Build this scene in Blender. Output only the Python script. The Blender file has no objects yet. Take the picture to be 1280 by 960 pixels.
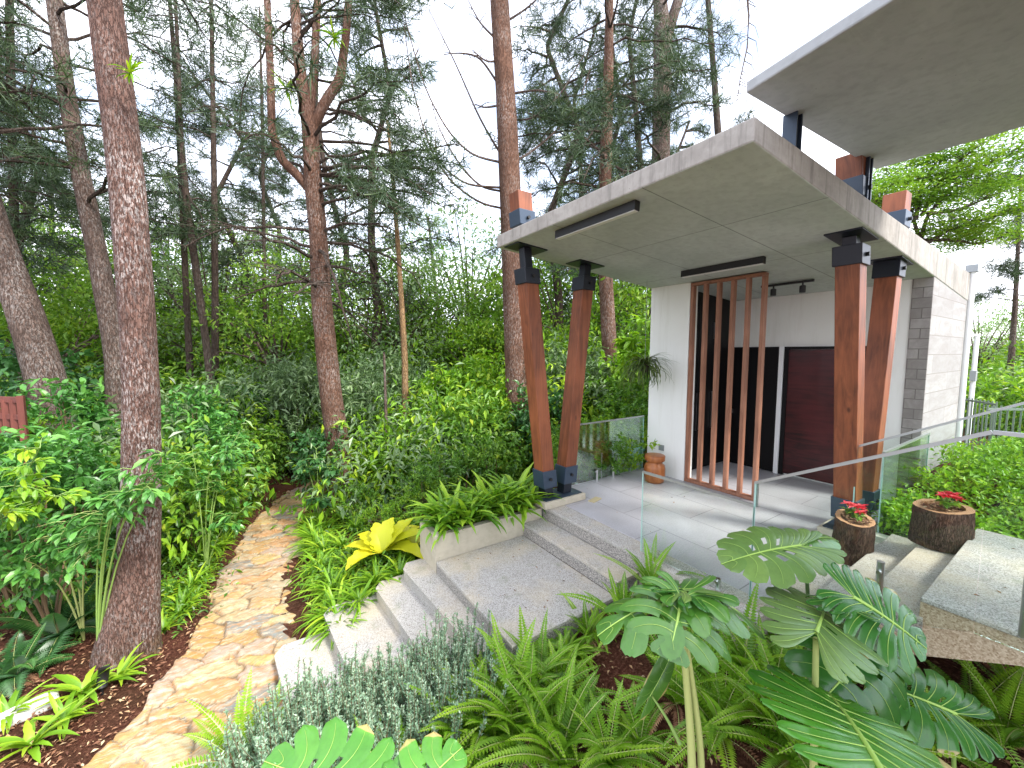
import bpy, math, random
import numpy as np
from mathutils import Vector, Matrix
R = math.radians
random.seed(7)
rng = np.random.default_rng(11)
S = bpy.context.scene
COL = S.collection

# ------------------------------------------------------------------ camera, world, sun, exposure
PITCH, YAW, CH, FPX = R(4.6), R(33.4), 2.2, 500.0
cd = bpy.data.cameras.new('camera'); cam = bpy.data.objects.new('camera', cd); COL.objects.link(cam)
cam.location = (0, 0, CH); cam.rotation_euler = (R(90) - PITCH, 0, -YAW)
cd.sensor_width = 36; cd.lens = 36 * FPX / 1280; cd.clip_start = 0.05; cd.clip_end = 2000
S.camera = cam

SUN_EL, SUN_AZ = R(48), R(158)     # azimuth measured clockwise from +Y
w = bpy.data.worlds.new('World'); S.world = w; w.use_nodes = True
wn, wl = w.node_tree.nodes, w.node_tree.links
wn.clear()
wo = wn.new('ShaderNodeOutputWorld'); bg = wn.new('ShaderNodeBackground')
sky = wn.new('ShaderNodeTexSky'); sky.sky_type = 'NISHITA'; sky.sun_disc = False
sky.sun_elevation = SUN_EL; sky.sun_rotation = SUN_AZ; sky.air_density = 1.0; sky.dust_density = 2.0
# overcast: the blue is mixed with a bright cloud layer built from noise
tc = wn.new('ShaderNodeTexCoord'); mp = wn.new('ShaderNodeMapping'); mp.inputs['Scale'].default_value = (1.2, 1.2, 3.2)
nz = wn.new('ShaderNodeTexNoise'); nz.inputs['Scale'].default_value = 1.7; nz.inputs['Detail'].default_value = 6
rp = wn.new('ShaderNodeValToRGB'); rp.color_ramp.elements[0].position = .34; rp.color_ramp.elements[1].position = .60
rp.color_ramp.elements[0].color = (.16, .16, .16, 1); rp.color_ramp.elements[1].color = (.93, .93, .93, 1)
mx = wn.new('ShaderNodeMix'); mx.data_type = 'RGBA'
mx.inputs[7].default_value = (7.6, 7.75, 8.5, 1)
wl.new(tc.outputs['Generated'], mp.inputs[0]); wl.new(mp.outputs[0], nz.inputs['Vector']); wl.new(nz.outputs[0], rp.inputs[0])
wl.new(rp.outputs[0], mx.inputs[0]); wl.new(sky.outputs[0], mx.inputs[6]); wl.new(mx.outputs[2], bg.inputs[0])
bg.inputs[1].default_value = 0.15
wl.new(bg.outputs[0], wo.inputs[0])
sd = bpy.data.lights.new('sun', 'SUN'); sd.energy = 2.2; sd.angle = R(12); sd.color = (1, .96, .9)
so = bpy.data.objects.new('sun', sd); COL.objects.link(so)
sdir = Vector((math.sin(SUN_AZ) * math.cos(SUN_EL), math.cos(SUN_AZ) * math.cos(SUN_EL), math.sin(SUN_EL)))
so.rotation_euler = (-sdir).to_track_quat('-Z', 'Y').to_euler()
S.view_settings.view_transform = 'Standard'; S.view_settings.look = 'None'
S.view_settings.exposure = 1.6; S.view_settings.gamma = 1
S.render.engine = 'CYCLES'
S.cycles.max_bounces = 8; S.cycles.transparent_max_bounces = 12

# ------------------------------------------------------------------ view helper: pixel of the photo -> ray
FX, FY = math.sin(YAW), math.cos(YAW); RX, RY = FY, -FX
def ray(px, py):
    a = (px - 640) / FPX; b = -(py - 480) / FPX
    h = math.cos(PITCH) + b * math.sin(PITCH); z = -math.sin(PITCH) + b * math.cos(PITCH)
    return Vector((h * FX + a * RX, h * FY + a * RY, z)), h
def at(px, py, hd):                # point at horizontal forward distance hd
    d, h = ray(px, py); return Vector((0, 0, CH)) + d * (hd / h)
def atz(px, py, z):
    d, h = ray(px, py); return Vector((0, 0, CH)) + d * ((z - CH) / d.z)
def pix(p):
    z = p[2] - CH; f = p[0] * FX + p[1] * FY; r = p[0] * RX + p[1] * RY
    dep = f * math.cos(PITCH) - z * math.sin(PITCH); up = f * math.sin(PITCH) + z * math.cos(PITCH)
    dep = max(dep, .01)
    return 640 + FPX * r / dep, 480 - FPX * up / dep

# ------------------------------------------------------------------ materials
MATS = {}
class NM:
    """small node-graph helper"""
    def __init__(s, name):
        s.m = bpy.data.materials.new(name); s.m.use_nodes = True
        s.t = s.m.node_tree; s.n = s.t.nodes; s.l = s.t.links
        s.b = s.n['Principled BSDF']; s.out = s.n['Material Output']
        s.co = s.n.new('ShaderNodeTexCoord').outputs['Object']
        MATS[name] = s.m
    def map(s, sc=(1, 1, 1), rot=(0, 0, 0), src=None, loc=(0, 0, 0)):
        m = s.n.new('ShaderNodeMapping'); m.inputs['Scale'].default_value = sc; m.inputs['Rotation'].default_value = rot
        m.inputs['Location'].default_value = loc
        s.l.new(src or s.co, m.inputs[0]); return m.outputs[0]
    def noise(s, scale, detail=4, vec=None, rough=.55, dist=0):
        n = s.n.new('ShaderNodeTexNoise'); n.inputs['Scale'].default_value = scale; n.inputs['Detail'].default_value = detail
        n.inputs['Roughness'].default_value = rough; n.inputs['Distortion'].default_value = dist
        s.l.new(vec or s.co, n.inputs['Vector']); return n.outputs[0]
    def vor(s, scale, vec=None, feature='F1', rnd=1):
        n = s.n.new('ShaderNodeTexVoronoi'); n.feature = feature; n.inputs['Scale'].default_value = scale
        n.inputs['Randomness'].default_value = rnd
        s.l.new(vec or s.co, n.inputs['Vector']); return n
    def ramp(s, fac, stops):
        r = s.n.new('ShaderNodeValToRGB'); e = r.color_ramp.elements
        while len(e) < len(stops): e.new(.5)
        for i, (p, c) in enumerate(stops):
            e[i].position = p; e[i].color = (c, c, c, 1) if isinstance(c, (int, float)) else (*c, 1)
        s.l.new(fac, r.inputs[0]); return r.outputs[0]
    def mix(s, fac, a, b, mode='MIX'):
        m = s.n.new('ShaderNodeMix'); m.data_type = 'RGBA'; m.blend_type = mode
        for inp, v in ((m.inputs[0], fac), (m.inputs[6], a), (m.inputs[7], b)):
            if isinstance(v, (int, float)): inp.default_value = v
            elif isinstance(v, tuple): inp.default_value = (*v, 1)
            else: s.l.new(v, inp)
        return m.outputs[2]
    def math(s, op, a, b=0):
        m = s.n.new('ShaderNodeMath'); m.operation = op
        for i, v in ((0, a), (1, b)):
            if isinstance(v, (int, float)): m.inputs[i].default_value = v
            else: s.l.new(v, m.inputs[i])
        return m.outputs[0]
    def sep(s, vec=None):
        m = s.n.new('ShaderNodeSeparateXYZ'); s.l.new(vec or s.co, m.inputs[0]); return m.outputs
    def base(s, c, rough=.8, spec=None, metal=None):
        if isinstance(c, tuple): s.b.inputs['Base Color'].default_value = (*c, 1)
        else: s.l.new(c, s.b.inputs['Base Color'])
        if isinstance(rough, (int, float)): s.b.inputs['Roughness'].default_value = rough
        else: s.l.new(rough, s.b.inputs['Roughness'])
        if spec is not None: s.b.inputs['Specular IOR Level'].default_value = spec
        if metal is not None: s.b.inputs['Metallic'].default_value = metal
        return s
    def bump(s, h, strength=.4, dist=.02):
        b = s.n.new('ShaderNodeBump'); b.inputs['Strength'].default_value = strength; b.inputs['Distance'].default_value = dist
        s.l.new(h, b.inputs['Height']); s.l.new(b.outputs[0], s.b.inputs['Normal']); return s

def leaf_mat(name, stops, rough=.42, trans=.3, spec=.5):
    m = NM(name); a = m.n.new('ShaderNodeAttribute'); a.attribute_name = 'var'
    n = m.noise(1.3, 2)
    f = m.math('ADD', a.outputs['Fac'], m.math('MULTIPLY', m.math('SUBTRACT', n, .5), .5))
    c = m.ramp(f, stops); m.base(c, rough, spec)
    tr = m.n.new('ShaderNodeBsdfTranslucent'); mixs = m.n.new('ShaderNodeMixShader'); mixs.inputs[0].default_value = trans
    c2 = m.mix(.6, c, (1.25, 1.3, .55), 'MULTIPLY'); m.l.new(c2, tr.inputs[0])
    m.l.new(m.b.outputs[0], mixs.inputs[1]); m.l.new(tr.outputs[0], mixs.inputs[2]); m.l.new(mixs.outputs[0], m.out.inputs[0])
    return m.m

leaf_mat('leaf_fern', [(0, (.07, .18, .012)), (.5, (.18, .37, .018)), (1, (.36, .54, .04))], .42, .38)
leaf_mat('leaf_strap', [(0, (.04, .13, .012)), (.5, (.10, .26, .02)), (1, (.22, .40, .05))], .35)
leaf_mat('leaf_shrub', [(0, (.045, .13, .016)), (.5, (.12, .27, .028)), (.85, (.24, .40, .035)), (1, (.42, .48, .05))], .4, .36)
leaf_mat('leaf_shrub_dark', [(0, (.02, .07, .018)), (.5, (.045, .14, .035)), (1, (.10, .24, .055))], .36)
leaf_mat('leaf_grey', [(0, (.07, .13, .055)), (.5, (.15, .24, .10)), (1, (.28, .39, .18))], .36, .32)
leaf_mat('leaf_bright', [(0, (.08, .20, .012)), (.5, (.19, .38, .018)), (1, (.40, .54, .03))], .45, .35)
leaf_mat('leaf_mint', [(0, (.035, .13, .02)), (.5, (.085, .26, .045)), (1, (.19, .42, .08))], .35, .3)
leaf_mat('leaf_yellow', [(0, (.36, .42, .015)), (.5, (.62, .60, .02)), (1, (.78, .70, .04))], .45, .35)
leaf_mat('leaf_rosemary', [(0, (.09, .19, .10)), (.5, (.22, .36, .23)), (1, (.48, .60, .44))], .55, .25)
leaf_mat('leaf_needle', [(0, (.02, .045, .02)), (.5, (.045, .085, .035)), (1, (.09, .14, .045))], .55, .18)
leaf_mat('leaf_canopy', [(0, (.06, .15, .018)), (.5, (.15, .30, .028)), (1, (.32, .46, .05))], .5, .4)
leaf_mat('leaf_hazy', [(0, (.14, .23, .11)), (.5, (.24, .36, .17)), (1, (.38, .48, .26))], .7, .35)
leaf_mat('leaf_red', [(0, (.35, .01, .02)), (.5, (.60, .015, .04)), (1, (.75, .10, .12))], .45, .3)
leaf_mat('leaf_epiphyte', [(0, (.03, .06, .01)), (.5, (.07, .12, .02)), (1, (.13, .18, .04))], .5, .2)
leaf_mat('leaf_litter', [(0, (.10, .035, .018)), (.5, (.22, .10, .05)), (.85, (.42, .25, .13)), (1, (.55, .42, .25))], .8, .05)
leaf_mat('leaf_orange', [(0, (.5, .10, .02)), (1, (.7, .35, .05))], .5, .3)

def mk_monstera(name, c1, c2, rough):
    c1 = (c1[0] * 1.5, c1[1] * 1.12, c1[2]); c2 = (c2[0] * 1.5, c2[1] * 1.12, c2[2])
    m = NM(name); a = m.n.new('ShaderNodeAttribute'); a.attribute_name = 'var'
    c = m.mix(a.outputs['Fac'], c1, c2); c = m.mix(m.ramp(m.noise(28, 4, m.map((1, 1, 1)), .7), [(.42, 0.0), (.7, .3)]), c, tuple(x * .6 for x in c1)); c = m.mix(m.ramp(a.outputs['Fac'], [(.85, 0.0), (.97, 1.0)]), c, (.42, .33, .12))
    c = m.mix(m.ramp(m.noise(9, 5), [(.45, 0.0), (.75, .35)]), c, tuple(x * 1.5 for x in c1))
    m.base(c, rough, .5); m.b.inputs['Coat Weight'].default_value = .35; m.b.inputs['Coat Roughness'].default_value = .16
    m.bump(m.noise(14, 3), .25, .01)
    tr = m.n.new('ShaderNodeBsdfTranslucent'); ms = m.n.new('ShaderNodeMixShader'); ms.inputs[0].default_value = .22
    m.l.new(m.mix(.5, c, (1.3, 1.4, .5), 'MULTIPLY'), tr.inputs[0])
    m.l.new(m.b.outputs[0], ms.inputs[1]); m.l.new(tr.outputs[0], ms.inputs[2]); m.l.new(ms.outputs[0], m.out.inputs[0])
mk_monstera('monstera_dark', (.016, .095, .018), (.038, .18, .026), .24)
mk_monstera('monstera_mid', (.030, .125, .018), (.065, .22, .03), .3)
mk_monstera('monstera_pale', (.06, .16, .04), (.12, .26, .06), .42)
mk_monstera('monstera_bright', (.03, .17, .018), (.075, .29, .028), .3)

def bark(name, dark, light, lichen, amt, scale=1.0, orange=None):
    m = NM(name)
    v = m.map((8 * scale, 8 * scale, 1.5 * scale))
    n1 = m.noise(1.8, 7, v, .7, .9); vd = m.n.new('ShaderNodeVectorMath'); vd.operation = 'ADD'; nn = m.n.new('ShaderNodeTexNoise'); nn.inputs['Scale'].default_value = 3.5; nn.inputs['Detail'].default_value = 4; m.l.new(v, nn.inputs['Vector']); m.l.new(v, vd.inputs[0]); m.l.new(nn.outputs['Color'], vd.inputs[1]); vo = m.vor(2.6, vd.outputs[0], 'DISTANCE_TO_EDGE')
    crack = m.ramp(vo.outputs['Distance'], [(0, .25), (.12, 1.0)])
    c = m.mix(n1, dark, light)
    c = m.mix(crack, tuple(x * .5 for x in dark), c)
    n2 = m.noise(3.2, 6, m.map((9 * scale, 9 * scale, 3.0 * scale)), .72)
    big = m.noise(1.1, 2)
    lf = m.math('MULTIPLY', m.ramp(n2, [(.50, 0.0), (.57, 1.0)]), m.ramp(big, [(.38, .12), (.60, 1.0)]))
    c = m.mix(m.math('MULTIPLY', lf, amt), c, lichen)
    c = m.mix(m.ramp(m.noise(1.7, 5, m.map((1, 1, .5)), .7), [(.42, 0.0), (.62, .5)]), c, tuple(x * .75 for x in dark))
    if orange:
        nb = m.ramp(m.noise(2.3, 5), [(.5, 0.0), (.68, .75)])
        c = m.mix(nb, c, orange)
    m.base(c, .9, .2)
    h = m.math('ADD', m.math('MULTIPLY', crack, .7), m.math('MULTIPLY', n1, .9))
    m.bump(h, .9, .03); return m
m = bark('bark_pine', (.115, .06, .045), (.24, .145, .115), (.60, .55, .52), .85, 1.9)
# moss at the foot of the big pine (a patch of its own shape)
z = m.sep()[2]
foot = m.math('MULTIPLY', m.ramp(z, [(.0, 1.0), (.5, 0.0)]), m.ramp(m.noise(2.2, 4), [(.42, 0.0), (.58, 1.0)]))
mm = m.n.new('ShaderNodeMix'); mm.data_type = 'RGBA'
lnk = m.b.inputs['Base Color'].links[0].from_socket
m.l.new(m.math('MULTIPLY', foot, .8), mm.inputs[0]); m.l.new(lnk, mm.inputs[6]); mm.inputs[7].default_value = (.22, .17, .02, 1)
m.l.new(mm.outputs[2], m.b.inputs['Base Color'])
bark('bark_grey', (.09, .058, .045), (.20, .14, .11), (.42, .39, .36), .6, 1.4)
bark('bark_red', (.12, .058, .036), (.25, .135, .09), (.46, .40, .36), .6, 1.5)
bark('bark_tan', (.26, .15, .07), (.42, .27, .13), (.5, .45, .35), .3, 1.5)
bark('bark_dark', (.055, .038, .03), (.12, .085, .065), (.24, .23, .2), .35, 1.0)
bark('bark_stump', (.05, .028, .02), (.15, .085, .06), (.28, .22, .18), .3, 2.6, (.24, .10, .05))
NM('stem_green').base((.22, .34, .08), .5); NM('stem_dark').base((.06, .12, .03), .5); NM('stem_brown').base((.16, .10, .05), .8)
NM('vein').base((.30, .46, .09), .45)
NM('stem_pale').base((.42, .46, .16), .5)

m = NM('bed_soil'); n = m.noise(38, 7, None, .7); n2 = m.noise(2.5, 3)
c = m.ramp(n, [(.3, (.03, .012, .008)), (.5, (.10, .035, .022)), (.66, (.21, .095, .06)), (.8, (.40, .24, .16))])
c = m.mix(m.ramp(n2, [(.4, 0.0), (.7, .5)]), c, (.05, .035, .018)); m.base(c, .95, .1).bump(n, 1.0, .05)

m = NM('flagstone')
a1 = m.n.new('ShaderNodeAttribute'); a1.attribute_name = 'var'; a2 = m.n.new('ShaderNodeAttribute'); a2.attribute_name = 'joint'
c = m.ramp(a1.outputs['Fac'], [(0, (0.400, 0.236, 0.086)), (.12, (0.368, 0.304, 0.209)), (.24, (0.432, 0.281, 0.130)), (.36, (0.240, 0.236, 0.216)), (.42, (0.176, 0.190, 0.194)), (.5, (0.432, 0.350, 0.216)), (.62, (0.424, 0.220, 0.101)), (.74, (0.368, 0.281, 0.238)), (.86, (0.448, 0.334, 0.137)), (1, (0.464, 0.403, 0.317))])
[q for q in m.n if q.type == 'VALTORGB'][-1].color_ramp.interpolation = 'CONSTANT'
st = m.noise(2.6, 7, m.map((2, 8, 1), (0, 0, R(-30))), .7, 1.0)
c = m.mix(m.ramp(st, [(.46, 0.0), (.60, .75)]), c, (0.432, 0.190, 0.058))
c = m.mix(m.ramp(m.noise(3.4, 6, m.map((1.6, 7, 1), (0, 0, R(-20))), .7, .6), [(.50, 0.0), (.62, .75)]), c, (0.496, 0.426, 0.346))
c = m.mix(m.ramp(m.noise(5, 6, m.map((1, 5, 1), (0, 0, R(-26))), .75), [(.32, .6), (.48, 0.0)]), c, (0.208, 0.144, 0.094))
c = m.mix(m.ramp(m.noise(22, 5, None, .7), [(.36, .5), (.52, 0.0)]), c, (0.272, 0.198, 0.130))
c = m.mix(m.math('MULTIPLY', a2.outputs['Fac'], .85), c, (0.136, 0.087, 0.047)); c = m.mix(1.0, c, (.98, 1.02, .95), 'MULTIPLY'); m.base(c, .75, .3)
m.bump(m.math('ADD', st, m.noise(16, 5)), .5, .02)

m = NM('tile'); br = m.n.new('ShaderNodeTexBrick'); m.l.new(m.map((1, 1, 1), (0, 0, R(90))), br.inputs['Vector'])
br.inputs['Scale'].default_value = 1; br.inputs['Brick Width'].default_value = 1.2; br.inputs['Row Height'].default_value = .6
br.inputs['Mortar Size'].default_value = .006; br.inputs['Color1'].default_value = (.40, .395, .42, 1); br.inputs['Color2'].default_value = (.46, .455, .48, 1)
br.inputs['Mortar'].default_value = (.17, .165, .17, 1)
n = m.noise(1.6, 7, None, .65, .5)
c = m.mix(m.ramp(n, [(.35, .55), (.65, 0.0)]), br.outputs[0], (.30, .285, .30)); c = m.mix(m.ramp(m.noise(55, 3), [(.4, .25), (.6, 0.0)]), c, (.22, .215, .22))
m.base(c, m.ramp(n, [(.3, .28), (.7, .5)]), .5).bump(n, .06, .01)

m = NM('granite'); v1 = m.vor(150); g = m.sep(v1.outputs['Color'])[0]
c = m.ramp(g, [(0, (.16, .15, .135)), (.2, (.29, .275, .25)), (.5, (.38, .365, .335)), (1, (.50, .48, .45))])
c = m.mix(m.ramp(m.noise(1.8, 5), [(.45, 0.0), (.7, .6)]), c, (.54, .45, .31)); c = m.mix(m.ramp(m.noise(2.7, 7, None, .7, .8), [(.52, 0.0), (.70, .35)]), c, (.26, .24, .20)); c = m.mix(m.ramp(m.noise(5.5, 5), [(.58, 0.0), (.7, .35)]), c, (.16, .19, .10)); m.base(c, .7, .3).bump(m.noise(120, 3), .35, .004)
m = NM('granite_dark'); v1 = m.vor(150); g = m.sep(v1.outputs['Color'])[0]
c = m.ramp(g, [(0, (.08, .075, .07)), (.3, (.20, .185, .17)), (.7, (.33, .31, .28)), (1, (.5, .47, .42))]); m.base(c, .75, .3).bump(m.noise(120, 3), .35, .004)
m = NM('granite_tan'); v1 = m.vor(110); g = m.sep(v1.outputs['Color'])[0]
c = m.ramp(g, [(0, (.28, .20, .12)), (.4, (.40, .31, .21)), (1, (.54, .44, .32))]); m.base(c, .8, .3).bump(m.noise(120, 3), .35, .004)

def concrete(name, a, b, joints=None, fine=1.0):
    m = NM(name); n = m.noise(1.1, 8, None, .62, .7); n2 = m.noise(14 * fine, 5)
    c = m.mix(m.ramp(n, [(.25, 0.0), (.75, 1.0)]), a, b)
    c = m.mix(m.ramp(n2, [(.35, .25), (.55, 0.0)]), c, tuple(x * .7 for x in a))
    c = m.mix(m.ramp(m.noise(2.6, 7, m.map((.6, 3, 3)), .7, 1.5), [(.55, 0.0), (.72, .2)]), c, tuple(min(1, x * 1.25) for x in b))
    pit = m.ramp(m.vor(9).outputs['Distance'], [(.03, 1.0), (.05, 0.0)])
    c = m.mix(m.math('MULTIPLY', pit, .6), c, tuple(x * .35 for x in a))
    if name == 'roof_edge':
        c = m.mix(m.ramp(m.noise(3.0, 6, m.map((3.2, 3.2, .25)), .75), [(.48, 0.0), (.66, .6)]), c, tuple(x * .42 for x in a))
    h = n2
    if joints:
        x, y, zz = m.sep()[0:3]
        lines = None
        for ax, pos in joints:
            src = (x, y, zz)[ax]
            d = m.math('ABSOLUTE', m.math('SUBTRACT', src, pos)); l = m.math('LESS_THAN', d, .006)
            lines = l if lines is None else m.math('MAXIMUM', lines, l)
        c = m.mix(m.math('MULTIPLY', lines, .65), c, tuple(x * .25 for x in a))
    m.base(c, .82, .3).bump(h, .25, .006); return m
concrete('roof_concrete', (.42, .455, .44), (.60, .64, .62), [(1, 2.35), (1, 3.55), (0, 4.15), (0, 5.7)])
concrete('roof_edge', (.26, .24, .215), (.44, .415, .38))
concrete('upper_concrete', (.31, .325, .335), (.43, .45, .46))
concrete('planter_concrete', (.42, .37, .28), (.56, .51, .41))
concrete('kerb_concrete', (.50, .47, .40), (.66, .62, .54))
m = NM('board_concrete'); br = m.n.new('ShaderNodeTexBrick')
xyz = m.sep(); cmb = m.n.new('ShaderNodeCombineXYZ'); m.l.new(m.math('ADD', xyz[0], xyz[1]), cmb.inputs[0]); m.l.new(xyz[2], cmb.inputs[1])
m.l.new(cmb.outputs[0], br.inputs['Vector']); br.inputs['Scale'].default_value = 1; br.inputs['Brick Width'].default_value = 1.9; br.inputs['Row Height'].default_value = .27
br.inputs['Mortar Size'].default_value = .006; br.inputs['Color1'].default_value = (.30, .295, .295, 1); br.inputs['Color2'].default_value = (.38, .375, .37, 1); br.inputs['Mortar'].default_value = (.20, .18, .17, 1)
n = m.noise(2.2, 7, m.map((1, 1, 4)), .7, .6)
c = m.mix(m.ramp(n, [(.38, .6), (.6, 0.0)]), br.outputs[0], (.24, .22, .21)); c = m.mix(m.ramp(m.noise(30, 4), [(.4, .3), (.6, 0.0)]), c, (.3, .28, .26))
m.base(c, .85, .2).bump(m.math('ADD', br.outputs['Fac'], m.math('MULTIPLY', n, -.5)), -.4, .01)
m = NM('block_concrete'); br = m.n.new('ShaderNodeTexBrick'); xyz = m.sep(); cmb = m.n.new('ShaderNodeCombineXYZ'); m.l.new(m.math('MULTIPLY', xyz[1], 1.0), cmb.inputs[0]); m.l.new(xyz[2], cmb.inputs[1])
m.l.new(cmb.outputs[0], br.inputs['Vector']); br.inputs['Scale'].default_value = 1; br.inputs['Brick Width'].default_value = .22; br.inputs['Row Height'].default_value = .14
br.inputs['Mortar Size'].default_value = .005; br.inputs['Color1'].default_value = (.24, .225, .21, 1); br.inputs['Color2'].default_value = (.36, .34, .32, 1); br.inputs['Mortar'].default_value = (.12, .11, .10, 1)
n = m.noise(6, 7, None, .7, .6); c = m.mix(m.ramp(n, [(.4, .6), (.6, 0.0)]), br.outputs[0], (.2, .18, .17)); m.base(c, .85, .2).bump(m.math('ADD', br.outputs['Fac'], m.math('MULTIPLY', n, -.5)), -.5, .01)

m = NM('white_wall'); n = m.noise(1.5, 5); cw = m.mix(n, (.74, .74, .70), (.83, .83, .80)); cw = m.mix(m.ramp(m.noise(2.2, 6, m.map((3, 3, .3)), .7), [(.52, 0.0), (.72, .3)]), cw, (.55, .53, .46)); m.base(cw, .75, .3).bump(m.noise(60, 3), .08, .003)
def wood(name, a, b, rough=.5, sc=(1, 1, 1)):
    m = NM(name); v = m.map((sc[0] * 14, sc[1] * 14, sc[2] * 1.1)); n = m.noise(1.2, 6, v, .6, 1.2)
    k = m.vor(1.6, m.map((2.6, 2.6, 1.3))); kn = m.ramp(k.outputs['Distance'], [(.05, 1.0), (.10, 0.0)])
    c = m.mix(m.ramp(n, [(.3, 0.0), (.7, 1.0)]), a, b); c = m.mix(m.math('MULTIPLY', kn, .75), c, tuple(x * .25 for x in a))
    c = m.mix(m.ramp(m.noise(1.3, 3), [(.45, 0.0), (.65, .45)]), c, tuple(min(1, x * 1.4) for x in b))
    m.base(c, rough, .4).bump(n, .12, .005); return m
wood('column_wood', (.095, .028, .012), (.26, .080, .032), .48)
wood('slat_wood', (.20, .085, .05), (.33, .155, .095), .55)
wood('stool_wood', (.20, .06, .015), (.36, .13, .04), .35)
wood('door_wood', (.012, .002, .003), (.075, .010, .012), .3, (.08, .08, 10))
wood('red_wood', (.09, .025, .018), (.17, .05, .035), .65)
m = NM('stump_top'); xyz = m.sep(); r_ = m.math('SQRT', m.math('ADD', m.math('MULTIPLY', xyz[0], xyz[0]), m.math('MULTIPLY', xyz[1], xyz[1])))
rw = m.math('ADD', r_, m.math('MULTIPLY', m.noise(6, 3), .03)); sn = m.math('SINE', m.math('MULTIPLY', rw, 520))
m.base(m.mix(m.ramp(sn, [(0, 0.0), (1, 1.0)]), (.34, .17, .08), (.50, .30, .16)), .8)
NM('mulch').base((.22, .12, .06), .9)
NM('black_steel').base((.012, .016, .026), .38, .5, .25)
NM('blue_steel').base((.035, .055, .085), .38, .5, .25)
NM('black_matt').base((.008, .008, .009), .5)
NM('black_door').base((.003, .0025, .003), .5, .25)
NM('steel').base((.55, .55, .55), .3, .5, 1.0)
NM('grey_metal').base((.30, .32, .33), .45, .5, .4)
NM('white_paint').base((.8, .8, .8), .5)
NM('diffuser').base((.7, .7, .68), .4)
NM('fence_green').base((.16, .20, .16), .6)
NM('white_stone').base((.62, .60, .57), .8)
NM('teal_plastic').base((.10, .42, .42), .35)
NM('plate_yellow').base((.45, .38, .22), .6)
m = NM('rail_metal'); m.base((.42, .44, .44), .35, .5, .7)
m = NM('glass')
gl = m.n.new('ShaderNodeBsdfGlossy'); gl.inputs['Roughness'].default_value = .01; gl.inputs[0].default_value = (.9, 1, .96, 1)
tr = m.n.new('ShaderNodeBsdfTransparent'); tr.inputs[0].default_value = (.94, .975, .96, 1)
fr = m.n.new('ShaderNodeFresnel'); fr.inputs[0].default_value = 1.45; ms = m.n.new('ShaderNodeMixShader')
m.l.new(m.math('MULTIPLY', fr.outputs[0], .45), ms.inputs[0]); m.l.new(tr.outputs[0], ms.inputs[1]); m.l.new(gl.outputs[0], ms.inputs[2]); m.l.new(ms.outputs[0], m.out.inputs[0])
NM('glass_edge').base((.42, .60, .56), .2)

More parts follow.
